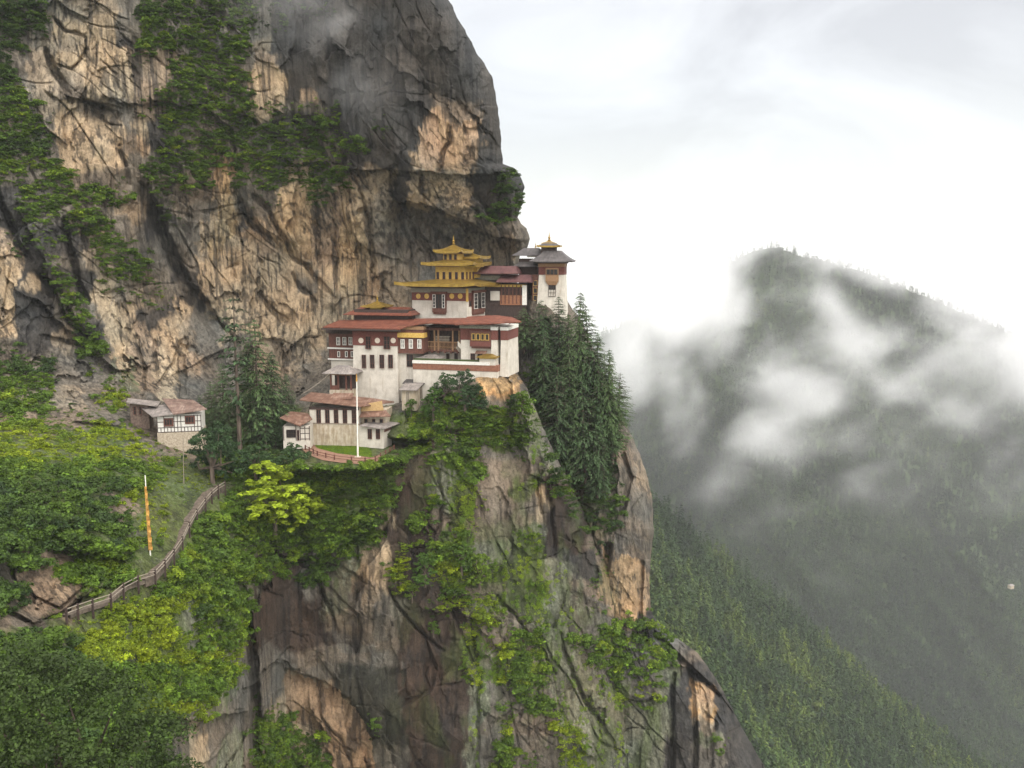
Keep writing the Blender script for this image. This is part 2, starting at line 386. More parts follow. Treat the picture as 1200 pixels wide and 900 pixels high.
# ------------------------------------------------------------------ depth (distance north of the camera, m) of the main cliff
COLX = [-120, -20, 60, 140, 200, 270, 340, 420, 490, 560, 620, 700, 760]
DROWS = {
 -90: [175, 180, 184, 186, 190, 194, 194, 190, 186, 184, 186, 190, 195],
  60: [172, 176, 180, 183, 189, 193, 193, 189, 185, 183, 185, 190, 195],
 150: [168, 172, 176, 180, 190, 194, 194, 190, 186, 184, 186, 190, 195],
 200: [164, 168, 173, 178, 192, 196, 197, 193, 189, 187, 188, 192, 195],
 250: [158, 164, 170, 177, 194, 199, 200, 198, 197, 194, 190, 193, 196],
 300: [153, 159, 167, 175, 190, 201, 203, 202, 203, 202, 194, 194, 196],
 360: [150, 156, 164, 174, 186, 198, 202, 202, 202, 199, 194, 192, 194],
 410: [146, 152, 160, 170, 181, 192, 199, 200, 192, 184, 180, 182, 188],
 440: [141, 148, 155, 166, 176, 188, 195, 192, 178, 157.5, 157, 171, 181],
 452: [139, 145, 152, 161, 173, 184, 191, 185, 172, 156.5, 156, 169, 180],
 480: [134, 138, 145, 153, 165, 176, 182, 170, 158, 155, 155, 168, 178],
 510: [122, 128, 134, 141, 151, 162, 166, 160, 154, 155, 157, 166, 176],
 535: [112, 118, 124, 130, 141, 150, 150, 148, 151, 154, 156, 163, 174],
 560: [102, 108, 114, 121, 131, 140, 145, 147, 149, 152, 155, 162, 172],
 600: [ 94,  98, 105, 113, 121, 132, 143, 146, 148, 151, 154, 161, 170],
 660: [ 84,  89,  96, 104, 111, 124, 142, 145, 147, 149, 152, 160, 168],
 720: [ 76,  81,  89,  98, 106, 120, 142, 144, 145, 147, 150, 157, 165],
 800: [ 66,  71,  80,  90, 101, 117, 142, 143, 143, 145, 147, 153, 160],
 860: [ 58,  64,  73,  85,  99, 116, 141, 142, 142, 144, 145, 150, 156],
 990: [ 48,  55,  65,  82,  98, 114, 139, 140, 140, 141, 143, 147, 152]}
_ry = sorted(DROWS); _D = np.array([DROWS[k] for k in _ry], float)
_gx = np.arange(-120, 781, 4.); _gy = np.arange(-90, 991, 4.)
_t = np.array([np.interp(_gx, COLX, r) for r in _D]); _t = np.array([np.interp(_gy, _ry, _t[:, k]) for k in range(len(_gx))]).T
def blur(a, n, it=2):
    k = np.ones(2 * n + 1) / (2 * n + 1)
    for _ in range(it):
        a = np.apply_along_axis(lambda v: np.convolve(np.pad(v, n, 'edge'), k, 'valid'), 0, a)
        a = np.apply_along_axis(lambda v: np.convolve(np.pad(v, n, 'edge'), k, 'valid'), 1, a)
    return a
_t = blur(_t, 2)
def lookgrid(T, gx, gy, px, py):
    fx = np.clip((px - gx[0]) / (gx[1] - gx[0]), 0, len(gx) - 1.001); fy = np.clip((py - gy[0]) / (gy[1] - gy[0]), 0, len(gy) - 1.001)
    i = fx.astype(int); j = fy.astype(int); u = fx - i; v = fy - j
    return (T[j, i] * (1 - u) + T[j, i + 1] * u) * (1 - v) + (T[j + 1, i] * (1 - u) + T[j + 1, i + 1] * u) * v
# grooves: polyline, half width px, depth m      steps: polyline (left to right), amount m the rock ABOVE/left stands out, reach px
GROOVES = [
 ([(165, 225), (182, 262), (200, 305), (225, 350), (248, 380), (270, 402)], 11, 9),
 ([(-5, 225), (12, 262), (25, 290), (35, 305)], 5, 6), ([(48, 325), (62, 340), (70, 348)], 5, 5), ([(74, 362), (85, 378), (98, 392)], 6, 6),
 ([(72, 258), (84, 300), (96, 340), (102, 352)], 6, 6), ([(50, 60), (60, 78), (70, 95), (82, 118)], 5, 5),
 ([(60, 20), (72, 33), (100, 45)], 2.5, 2.5), ([(62, 75), (82, 80), (105, 57)], 2.2, 2), ([(103, 45), (100, 66)], 1.6, 1.5), ([(95, 118), (118, 126), (142, 128)], 4, 3), ([(110, 130), (128, 144), (145, 147)], 2, 2),
 ([(120, 68), (135, 88), (142, 108)], 1.6, 1.6), ([(140, 170), (142, 190), (150, 215)], 3, 2.5),
 ([(280, 235), (295, 262), (312, 280), (325, 290)], 4, 3.5), ([(300, 232), (318, 248), (330, 275), (342, 300), (365, 320), (388, 352)], 4, 4),
 ([(304, 345), (322, 366), (336, 376)], 4, 4), ([(341, 322), (352, 338), (366, 352)], 3, 3), ([(265, 318), (280, 308)], 1.5, 1.2),
 ([(370, 222), (372, 260), (371, 314)], 3, 1.5), ([(392, 228), (393, 300), (391, 350)], 2.5, 1.5), ([(429, 258), (436, 285), (437, 326)], 4, 3.5), ([(410, 205), (425, 235), (432, 262)], 2, 2),
 ([(468, 252), (480, 290), (486, 315)], 2, 2), ([(488, 272), (498, 292), (508, 306)], 4, 3.5), ([(460, 200), (462, 225), (470, 250)], 6, 4), ([(490, 205), (494, 225), (498, 240)], 3, 3),
 ([(515, 200), (520, 185), (530, 165), (528, 150)], 3.5, 3), ([(215, 400), (212, 425), (216, 468)], 6, 4), ([(160, 395), (168, 430), (166, 468)], 3, 2.5), ([(182, 400), (184, 440)], 2.5, 2), ([(213, 402), (200, 430), (182, 455)], 2, 2),
 ([(50, 395), (75, 400), (95, 405)], 4, 3), ([(30, 150), (60, 160)], 2, 1), ([(28, 160), (36, 200), (50, 225)], 2, 1.5),
 # lower buttress
 ([(338, 655), (362, 668), (378, 688), (388, 712), (396, 742)], 2.6, 2.6), ([(455, 690), (470, 715), (500, 745), (520, 762)], 2.6, 2.4),
 ([(505, 590), (500, 612), (508, 625)], 2.2, 2), ([(300, 690), (330, 700)], 2, 1.5), ([(370, 800), (378, 840), (400, 870), (412, 900)], 1.8, 1.6),
 ([(278, 690), (290, 740), (296, 800), (300, 900), (300, 990)], 9, 7), ([(585, 700), (615, 735), (650, 790)], 2.5, 2.4), ([(640, 560), (646, 610), (652, 650)], 3, 2.5), ([(640, 540), (628, 560), (634, 600)], 2, 2),
 ([(560, 760), (563, 830), (560, 900)], 3, 1.5), ([(430, 560), (425, 600), (400, 630)], 3, 2), ([(655, 740), (668, 790), (700, 840), (722, 880)], 3, 2.5), ([(515, 550), (520, 590), (512, 630)], 3, 2),
 ([(40, 700), (70, 712), (100, 690)], 2, 1.5), ([(0, 715), (40, 735), (110, 700), (150, 672)], 4, 3), ([(12, 650), (16, 690)], 3, 2)]
STEPS = [
 ([(395, 198), (430, 200), (500, 202), (560, 206), (600, 202)], 2.6, 60),
 ([(330, 188), (350, 190), (400, 192)], 2.0, 40),
 ([(455, 235), (490, 238), (520, 248), (550, 262), (580, 278), (612, 284)], 7.5, 95),
 ([(120, 112), (150, 122), (200, 118)], 1.5, 40), ([(70, 112), (120, 122), (148, 134)], 2.2, 50),
 ([(20, 235), (80, 375), (115, 400)], 3.5, 40),
 ([(328, 784), (346, 784), (376, 798), (407, 815), (427, 842), (441, 870)], 1.6, 40),
 ([(300, 640), (345, 655), (395, 640), (440, 615), (470, 570), (475, 525), (500, 505)], 1.6, 90),
 ([(55, 640), (100, 640), (150, 660)], 2.5, 60), ([(190, 838), (230, 846), (290, 832)], 3.5, 60)]
def relief(px, py, rock=None):
    d = np.zeros(px.shape)
    for pts, w, dep in GROOVES:
        xs = [a[0] for a in pts]; ys = [a[1] for a in pts]; pad = w * 4
        m = (px > min(xs) - pad) & (px < max(xs) + pad) & (py > min(ys) - pad) & (py < max(ys) + pad)
        if m.any():
            q, s, t = polydist(px[m], py[m], pts); e = np.sin(np.pi * np.clip(t, .04, .96)) ** .35
            qs = q * np.where(s > 0, 1.5, .8); d[m] += dep * .8 * e * (.7 * (1 - sm(qs, w * .5, w * .95)) + .3 * (1 - sm(qs, 0, w * 1.8)))
    for pts, am, reach in STEPS:
        q, s, t = polydist(px, py, pts); end = sm(t, 0, .12) * (1 - sm(t, .88, 1))
        below = s > 0
        d += np.where(below, am * (1 - sm(q, 0, reach)) * end, -am * .35 * (1 - sm(q, 0, reach)) * end)
    return d
def fractures(x, z):
    """long cracks in three sets: steep down to the right, near vertical, and gently dipping"""
    r = 0
    for ang, L, Wd, dep, wd, off in ((-1.05, 34., 7., 1.5, .030, 3.), (-1.5, 40., 5., 1.0, .026, 17.), (-.15, 26., 9., 1.2, .022, 29.), (-.75, 22., 4., .7, .028, 43.)):
        u = x * math.cos(ang) + z * math.sin(ang); v = -x * math.sin(ang) + z * math.cos(ang)
        q = np.stack([u / L, v / Wd, np.zeros(x.shape)], -1); n = fbm(q, 3, off=off, g=.4); gate = sm(fbm(np.stack([x / 15., z / 15., np.zeros(x.shape)], -1), 2, off=off * 2), .05, .24)
        r = r + gate * (dep * (1 - sm(np.abs(n), wd * .25, wd)) + .55 * dep * sm(n, -wd, wd))
    return r
def rockmask(px, py):
    """1 on bare rock, 0 on earth and lawn"""
    soil = inpoly(px, py, [(-200, 500), (60, 490), (150, 500), (240, 515), (300, 505), (440, 500), (470, 520), (430, 560), (330, 600), (285, 660), (285, 830), (190, 845), (0, 760), (-200, 740)])
    out = inpoly(px, py, [(0, 640), (70, 620), (110, 660), (90, 720), (0, 735)])
    return np.where(soil & ~out, .16, 1.)
LAWN = [(342, 546), (352, 520), (420, 516), (470, 520), (500, 520), (470, 536), (436, 546), (388, 549)]
ZL = float(P(395, 540, 145)[2])
def cliff_depth(px, py, detail=True):
    D = lookgrid(_t, _gx, _gy, px, py)
    p = P(px, py, D)
    rm = rockmask(px, py)
    wx = 7 * fbm(p / 14., 4, off=21); jx = 8 * fbm(p / 4., 4, off=81); jy = 8 * fbm(p / 4., 4, off=85)
    D = D + relief(px + 1.1 * wx + jx * .8, py + 1.2 * fbm(p / 12., 3, off=2) + jy * .8)
    if detail:
        x = p[..., 0]; z = p[..., 2]
        h1, e1 = facet((x + wx) / 12., (z + .5 * x + wx) / 20., 3, .9, .35); h2, e2 = facet((x + .4 * z + jx * .35) / 4.6 + 30, (z + jy * .5) / 10., 9, .9, .3)
        h3, e3 = facet((x - .3 * z + wx * .3 + jx * .12) / 1.7, (z + jy * .2) / 4.4, 15, .9, .3)
        k1 = sm(fbm(p / 13., 2, off=71), -.15, .25); k2 = sm(fbm(p / 8., 2, off=51), -.1, .2)
        D = D + rm * (3.2 * h1 + 1.8 * h2 * (.3 + k1) + .45 * h3 * (.2 + k2) + 1.8 * fbm(p / 20., 3) + .32 * fbm(p / np.array([1.6, 1.6, 14.]), 4, off=4) - .24 * ridged(p / np.array([2.6, 2.6, 10.]), 4, off=8) * (1.2 - k2) - .08 * ridged(p / 1.1, 3, off=28) + .06 * fbm(p / .6, 3, off=19))
        D = D + rm * fractures(x, z) * np.where((py < 200) & (px > 320), .4, .62)
        D = D + (1 - rm) * (1.3 * fbm(p / 9., 4, off=13))
    # level ground of the yard in front of the long house
    a, dy, dz = ray(px, py)
    YL = ZL / dz * dy
    ins = inpoly(px, py, LAWN)
    dd = np.full(px.shape, 1e3); m = (px > 300) & (px < 530) & (py > 490) & (py < 580)
    if m.any(): dd[m] = polydist(px[m], py[m], LAWN + [LAWN[0]])[0]
    f = np.where(ins, 1, 1 - sm(dd, 0, 7)); D = D * (1 - f) + (YL + .06 * fbm(p / 2., 2)) * f
    return D
SIL_A = [(-90, 480), (-40, 508), (0, 526), (10, 531), (22, 537), (45, 550), (60, 558), (75, 568), (90, 576), (105, 580), (130, 584), (150, 586), (175, 588), (192, 589), (196, 600), (204, 609), (220, 614), (240, 612), (255, 606), (262, 610), (268, 618), (280, 621), (290, 618), (300, 609), (330, 606), (345, 603), (352, 608), (362, 614), (375, 615), (388, 611), (400, 604), (410, 599), (425, 603), (440, 608), (455, 617), (480, 628), (520, 645), (560, 665), (600, 684), (640, 702), (680, 722), (720, 735), (760, 742), (820, 748), (900, 755), (990, 765)]
def sil(tab, py, amp=2.5, seed=0.):
    q = np.stack([np.full(py.shape, seed), py / 14., np.zeros(py.shape)], -1)
    return interp_rows(tab, py) + amp * fbm(q, 4)
def make_sheet(name, x0, tab, y0, y1, step, depth, mat, label, cat, wrap=26, back=70, rnd=14., edge=34, amp=2.5, seed=0.):
    rows = np.arange(y0, y1 + .1, step); xr = sil(tab, rows, amp, seed)
    ncol = int((xr.max() - x0) / step) + 1
    u = np.linspace(0, 1, ncol); PX = x0 + u[None] * (xr[:, None] - x0); PY = np.repeat(rows[:, None], ncol, 1)
    D = depth(PX, PY)
    t = np.clip(1 - (xr[:, None] - PX) / edge, 0, 1); D = D + rnd * (1 - np.sqrt(np.maximum(0, 1 - t * t))) * .9
    V = P(PX, PY, D)
    C = rock_colour(PX, PY, P(PX, PY, lookgrid(_t, _gx, _gy, PX, PY)))
    # the far side of the mass, hidden from here: carries on round the corner
    k = np.arange(1, wrap + 1) / wrap; last = V[:, -1:, :]
    d = back * k ** 1.4; add = last * (1 + d[None, :, None] / last[..., 1:2]); add[..., 0] -= (d * .16)[None]
    add[..., 0] += .8 * fbm(add / 5., 3) * np.minimum(1, k * 3)[None] - .5 * k[None] * 2
    V = np.concatenate([V, add], 1); C = np.concatenate([C, np.repeat(C[:, -1:], wrap, 1)], 1)
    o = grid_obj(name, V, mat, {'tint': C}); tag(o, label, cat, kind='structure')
    return o

# rock material: colour carried by the surface, fine grain and cracks from noise
m, t, b, o_ = newmat('cliff_rock')
at = nd(t, 'ShaderNodeAttribute', attribute_name='tint')
f1 = noise(t, 3.2, 6, .65); f2 = noise(t, 1.1, 5, .6, mscale=(1, 1, .12)); f3 = noise(t, 14, 3, .6)
c = mix(t, at.outputs[0], ramp(t, f1, [(.28, .72), (.5, .98), (.74, 1.25)]), 1., 'MULTIPLY')
c = mix(t, c, ramp(t, f2, [(.32, .6), (.52, 1.), (.75, 1.3)]), .8, 'MULTIPLY')
c = mix(t, c, ramp(t, f3, [(.3, .72), (.7, 1.25)]), .8, 'MULTIPLY')
t.links.new(c, b.inputs[0]); b.inputs['Roughness'].default_value = .85; b.inputs['Specular IOR Level'].default_value = .2
f4 = noise(t, .8, 7, .7, mscale=(1, 1, .35), dist=.6); ck = ramp(t, f4, [(.478, 1.), (.494, .3), (.504, .3), (.52, 1.)])
c = mix(t, c, ck, .5, 'MULTIPLY'); t.links.new(c, b.inputs[0])
hh = mth(t, 'ADD', mth(t, 'ADD', f1, mth(t, 'MULTIPLY', f2, 1.3)), mth(t, 'MULTIPLY', ck, .6)); bump(t, b, hh, .6, .5)
MROCK = m

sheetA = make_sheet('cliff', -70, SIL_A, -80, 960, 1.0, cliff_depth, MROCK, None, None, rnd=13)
# ------------------------------------------------------------------ second crag, behind the temple's right side
_bx = [540, 620, 700, 760, 820, 900, 1000]
BROWS = {330: [196, 188, 190, 196, 200, 205, 210], 360: [194, 181, 184, 190, 200, 205, 210], 420: [190, 176, 180, 186, 195, 205, 210], 500: [186, 172, 173, 180, 190, 200, 205],
         600: [184, 172, 167, 172, 182, 195, 205], 700: [184, 172, 163, 165, 172, 190, 200], 760: [182, 170, 160, 160, 164, 176, 190], 820: [180, 168, 158, 156, 158, 164, 180], 990: [176, 165, 154, 150, 150, 152, 160]}
_by = sorted(BROWS); _T = np.array([np.interp(np.arange(540, 1001, 4.), _bx, BROWS[k]) for k in _by])
_bgx = np.arange(540, 1001, 4.); _bgy = np.arange(330, 991, 4.); _T = blur(np.array([np.interp(_bgy, _by, _T[:, k]) for k in range(len(_bgx))]).T, 2)
GB = [([(745, 470), (728, 530), (738, 560), (730, 600)], 3, 3), ([(712, 640), (704, 700), (716, 740)], 4, 4), ([(752, 660), (750, 720), (758, 750)], 3, 3), ([(790, 790), (786, 860), (788, 990)], 2.5, 2), ([(808, 760), (812, 850), (815, 990)], 3, 2.5), ([(700, 600), (690, 640)], 2, 2), ([(640, 380), (645, 460), (660, 520)], 5, 4), ([(690, 740), (700, 800), (715, 900)], 3, 3), ([(770, 700), (765, 740), (790, 765), (840, 815)], 2.5, 2.5)]
SB = [([(735, 738), (775, 744), (830, 800), (870, 850), (900, 900)], 2.5, 40), ([(770, 778), (810, 782), (840, 808)], 3, 40)]
def crag_depth(px, py):
    D = lookgrid(_T, _bgx, _bgy, px, py); p = P(px, py, D); x = p[..., 0]; z = p[..., 2]; wx = 5 * fbm(p / 16., 3, off=121)
    ax = px + 1.2 * wx
    for pts, w, dep in GB:
        q, s, t = polydist(ax, py, pts); D = D + dep * (1 - sm(q, w * .3, w * 1.6))
    for pts, am, reach in SB:
        q, s, t = polydist(ax, py, pts); end = sm(t, 0, .12) * (1 - sm(t, .9, 1)); D = D + np.where(s > 0, am, -am * .3) * (1 - sm(q, 0, reach)) * end * np.where(s > 0, -1, 1) * -1
    h1, e1 = facet((x + wx) / 9., z / 19., 33, .8, .5); h2, e2 = facet((x + .3 * z) / 3.6, z / 9., 39, .8, .4); h3, e3 = facet(x / 1.5, z / 3.6, 45, .8, .35)
    D = D + 1.9 * h1 + .8 * h2 + .35 * h3 + fractures(x + 9, z) - .2 * ridged(p / np.array([2., 2., 8.]), 4, off=88) + .7 * fbm(p / np.array([1.3, 1.3, 10.]), 4, off=4) - .3 * ridged(p / 3., 4, off=8) + .2 * fbm(p / .7, 3, off=19)
    return D
SIL_B = [(330, 640), (352, 664), (380, 684), (420, 700), (460, 716), (480, 726), (505, 738), (530, 749), (560, 759), (590, 765), (620, 766), (650, 763), (690, 761), (720, 764), (735, 776), (750, 796), (765, 818), (785, 832), (800, 842), (830, 858), (850, 868), (875, 882), (900, 897), (930, 912), (990, 940)]
_Tsave = (_t, _gx, _gy)
_t, _gx, _gy = _T, _bgx, _bgy
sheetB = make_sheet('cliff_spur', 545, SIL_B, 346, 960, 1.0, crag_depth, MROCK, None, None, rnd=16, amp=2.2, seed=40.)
_t, _gx, _gy = _Tsave
# ================================================================== vegetation builders
def leafmat(name, dark, light, bright, trans=.25, attr_inst=True, rnd=.0):
    """leaf colour: per-leaf value 'lv' (new and old leaves) and per-plant 'tone' from dark bluish green to yellow green"""
    m, t, b, o = newmat(name)
    lv = nd(t, 'ShaderNodeAttribute', attribute_name='lv')
    if attr_inst:
        tn = nd(t, 'ShaderNodeAttribute', attribute_type='INSTANCER', attribute_name='tone').outputs['Fac']
    else:
        oi = t.nodes.new('ShaderNodeObjectInfo'); tn = mth(t, 'ADD', mth(t, 'MULTIPLY', oi.outputs['Random'], rnd), .1)
    base = ramp(t, tn, [(0., dark), (.5, light), (1., bright)])
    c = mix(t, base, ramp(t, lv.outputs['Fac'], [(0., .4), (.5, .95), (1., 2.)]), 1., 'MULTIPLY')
    t.links.new(c, b.inputs[0]); b.inputs['Roughness'].default_value = .6; b.inputs['Specular IOR Level'].default_value = .18
    tr = t.nodes.new('ShaderNodeBsdfTranslucent'); t.links.new(c, tr.inputs[0])
    ms = t.nodes.new('ShaderNodeMixShader'); ms.inputs[0].default_value = trans
    t.links.new(b.outputs[0], ms.inputs[1]); t.links.new(tr.outputs[0], ms.inputs[2]); t.links.new(ms.outputs[0], o.inputs[0])
    return m
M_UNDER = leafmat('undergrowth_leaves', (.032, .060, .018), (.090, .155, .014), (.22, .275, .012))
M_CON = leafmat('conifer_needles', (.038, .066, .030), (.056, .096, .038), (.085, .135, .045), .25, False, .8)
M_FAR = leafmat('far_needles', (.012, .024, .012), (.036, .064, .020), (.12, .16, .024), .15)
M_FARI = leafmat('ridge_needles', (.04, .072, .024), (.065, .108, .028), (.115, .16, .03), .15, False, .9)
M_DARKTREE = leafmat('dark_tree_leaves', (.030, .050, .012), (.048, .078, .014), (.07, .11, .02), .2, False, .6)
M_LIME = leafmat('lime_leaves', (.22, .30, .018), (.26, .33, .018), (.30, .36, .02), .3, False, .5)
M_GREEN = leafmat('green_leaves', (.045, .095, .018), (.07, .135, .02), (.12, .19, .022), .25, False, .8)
m, t, b, o_ = newmat('bark'); c = ramp(t, noise(t, 3, 5, .6, mscale=(1, 1, .2)), [(.3, (.05, .038, .028)), (.7, (.15, .115, .09))]); t.links.new(c, b.inputs[0]); b.inputs['Roughness'].default_value = .9
M_BARK = m

def quads_mesh(name, cen, nrm, size, aspect, lv, mat, extra=None, tangent=None, curl=.0):
    """leaf quads (n of them) with optional extra mesh (verts, faces) of bark"""
    n = len(cen); nrm = nrm / (np.linalg.norm(nrm, axis=1)[:, None] + 1e-9)
    if tangent is None:
        tangent = RNG.normal(size=(n, 3))
    tg = tangent - (tangent * nrm).sum(1)[:, None] * nrm; tg /= (np.linalg.norm(tg, axis=1)[:, None] + 1e-9)
    bt = np.cross(nrm, tg); s = size[:, None]; a = aspect
    # leaf outline: a rhombus-like quad
    v = np.stack([cen - tg * s * .5, cen - bt * s * a * .5 + tg * s * .02 , cen + tg * s * .5 - nrm * s * curl, cen + bt * s * a * .5 + tg * s * .02], 1).reshape(-1, 3)
    ev, ef = extra if extra else (np.zeros((0, 3)), [])
    V = np.concatenate([v, ev]); me = bpy.data.meshes.new(name)
    me.vertices.add(len(V)); me.vertices.foreach_set('co', V.astype(np.float32).ravel())
    li = np.concatenate([np.arange(n * 4), np.array([i + n * 4 for f in ef for i in f], int)]).astype(np.int32)
    ls = np.concatenate([np.arange(n) * 4, n * 4 + np.cumsum([0] + [len(f) for f in ef])[:-1] if ef else []]).astype(np.int32)
    me.loops.add(len(li)); me.loops.foreach_set('vertex_index', li); me.polygons.add(len(ls)); me.polygons.foreach_set('loop_start', ls)
    me.update(calc_edges=True)
    at = me.attributes.new('lv', 'FLOAT', 'POINT'); at.data.foreach_set('value', np.concatenate([np.repeat(lv, 4), np.zeros(len(ev))]).astype(np.float32))
    me.materials.append(mat)
    if ef:
        me.materials.append(M_BARK); mi = np.zeros(len(ls), np.int32); mi[n:] = 1; me.polygons.foreach_set('material_index', mi)
    me.update(); return me
def tube(pts, rad, seg=6):
    pts = np.array(pts, float); V = []; F = []
    for k, p in enumerate(pts):
        d = pts[min(k + 1, len(pts) - 1)] - pts[max(k - 1, 0)]; d /= np.linalg.norm(d) + 1e-9
        a = np.cross(d, [0.13, .99, .05]); 
        if np.linalg.norm(a) < .1: a = np.cross(d, [1, 0, 0])
        a /= np.linalg.norm(a); b_ = np.cross(d, a)
        for s in range(seg):
            an = 2 * math.pi * s / seg; V.append(p + rad[k] * (a * math.cos(an) + b_ * math.sin(an)))
    for k in range(len(pts) - 1):
        for s in range(seg): F.append((k * seg + s, k * seg + (s + 1) % seg, (k + 1) * seg + (s + 1) % seg, (k + 1) * seg + s))
    return np.array(V), F
def join(parts):
    V = []; F = []; n = 0
    for v, f in parts:
        V.append(v); F += [tuple(i + n for i in q) for q in f]; n += len(v)
    return np.concatenate(V), F
def clumps(cents, rads, per, size, up=.5, squash=.8):
    """leaves on the outside of many small clumps"""
    C = []; N = []; S = []; L = []
    for c, r in zip(cents, rads):
        n = per if np.isscalar(per) else per(r)
        d = RNG.normal(size=(n, 3)); d /= np.linalg.norm(d, axis=1)[:, None]; d[:, 2] = np.where(d[:, 2] < -.3, -d[:, 2], d[:, 2])
        rr = r * RNG.uniform(.55, 1.08, n)[:, None]; C.append(c + d * rr * np.array([1, 1, squash])); 
        N.append(d + RNG.normal(size=(n, 3)) * .45 + np.array([0, 0, up])); S.append(size * RNG.uniform(.6, 1.35, n))
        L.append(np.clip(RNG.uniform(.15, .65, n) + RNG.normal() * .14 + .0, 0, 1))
    return np.concatenate(C), np.concatenate(N), np.concatenate(S), np.concatenate(L)
def make_bush(name, mat, seed, ncl=13, per=34, size=.2, flat=.8):
    c = []; r = []
    for k in range(ncl):
        a = RNG.uniform(0, 2 * math.pi); q = RNG.uniform(0, 1) ** .6; c.append([math.cos(a) * q * .8, math.sin(a) * q * .8, flat * (RNG.uniform(.15, .8) * (1.1 - q * .6))]); r.append(RNG.uniform(.2, .42))
    C, N, S, L = clumps(np.array(c), r, per, size); return quads_mesh(name, C, N, S, .62, L, mat)
def make_fern(name, mat, n=46):
    """low leafy patch: arching fronds / grass blades"""
    a = RNG.uniform(0, 2 * math.pi, n); q = RNG.uniform(0, 1, n) ** .5; base = np.stack([np.cos(a) * q, np.sin(a) * q, RNG.uniform(0.02, .35, n)], 1)
    ang = RNG.uniform(0, 2 * math.pi, n); tg = np.stack([np.cos(ang), np.sin(ang), RNG.uniform(.2, 1.2, n)], 1); nr = np.stack([-np.cos(ang) * .8, -np.sin(ang) * .8, np.ones(n)], 1) + RNG.normal(size=(n, 3)) * .3
    return quads_mesh(name, base, nr, RNG.uniform(.35, .7, n), .33, RNG.uniform(.2, .9, n), mat, tangent=tg, curl=.2)
def make_conifer(name, mat, H=22., R0=3.6, levels=34, per=7, spr=16, bare=.08, droop=.28, flat_top=False, size=.95):
    """spruce: trunk, whorls of drooping boughs, each bough a row of needle sprays"""
    tv = tube([(0, 0, -1), (0.05, .02, H * .35), (-.06, .05, H * .7), (0, 0, H)], [H * .016, H * .012, H * .007, H * .001], 7); parts = [tv]
    C = []; N = []; S = []; T = []; L = []
    for k in range(levels):
        t = (k + RNG.uniform(-.3, .3)) / levels; t = min(max(t, 0), .995); z = H * (bare + (1 - bare) * t)
        prof = (1 - t) ** .6 * (.6 + .4 * min(1, t * 5)) if not flat_top else (.35 + .65 * math.sin(math.pi * min(1, t * 1.05)) ** .7)
        for j in range(per):
            if RNG.uniform() < .12: continue
            a = RNG.uniform(0, 2 * math.pi); Lb = R0 * prof * RNG.uniform(.6, 1.2) + .25
            dr = droop * RNG.uniform(.6, 1.4); lift = RNG.uniform(.0, .22)
            n = max(3, int(spr * Lb / R0)); s = np.linspace(.12, 1, n) + RNG.normal(size=n) * .02
            px_ = math.cos(a) * Lb * s; py_ = math.sin(a) * Lb * s; pz = z + Lb * (lift * s - dr * s * s) 
            side = RNG.normal(size=n) * Lb * .13 * (1.15 - s)
            cx = px_ - math.sin(a) * side; cyy = py_ + math.cos(a) * side
            C.append(np.stack([cx, cyy, pz + RNG.normal(size=n) * .1], 1))
            tg = np.stack([np.full(n, math.cos(a)) - math.sin(a) * side / (Lb * .2), np.full(n, math.sin(a)) + math.cos(a) * side / (Lb * .2), -dr * 1.6 * s], 1); T.append(tg)
            N.append(np.stack([RNG.normal(size=n) * .35, RNG.normal(size=n) * .35, np.full(n, .9)], 1) + np.array([math.cos(a), math.sin(a), 0]) * .35)
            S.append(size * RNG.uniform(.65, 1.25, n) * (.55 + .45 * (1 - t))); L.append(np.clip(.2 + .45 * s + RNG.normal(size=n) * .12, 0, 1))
            if Lb > R0 * .3 and spr > 8:
                parts.append(tube([(0, 0, z), (math.cos(a) * Lb * .5, math.sin(a) * Lb * .5, z + Lb * (lift * .5 - dr * .25)), (math.cos(a) * Lb * .9, math.sin(a) * Lb * .9, z + Lb * (lift * .9 - dr * .81))], [.07, .045, .015], 3))
    return np.concatenate(C), np.concatenate(N), np.concatenate(S), np.concatenate(T), np.concatenate(L), join(parts)
def conifer_meshes(base, mat, **k):
    C, N, S, T, L, tr = make_conifer(base, mat, **k)
    crown = quads_mesh(base + '_crown', C, N, S, .42, L, mat, tangent=T, curl=.25)
    trunk = bpy.data.meshes.new(base + '_trunk'); trunk.from_pydata([tuple(v) for v in tr[0]], [], tr[1]); trunk.materials.append(M_BARK); trunk.update()
    return crown, trunk, (C, N, S, T, L, tr)
def plant(name, meshes, loc, scale, rz, label, cat, group=None, crown='crown', trunk='trunk', sx=None):
    e = empty(name, loc, rz, label, cat, group); e.scale = (sx or scale, sx or scale, scale)
    for nm, me in zip((crown, trunk), meshes):
        if me is None: continue
        o = bpy.data.objects.new(nm, me); COL.objects.link(o); o.parent = e
    return e
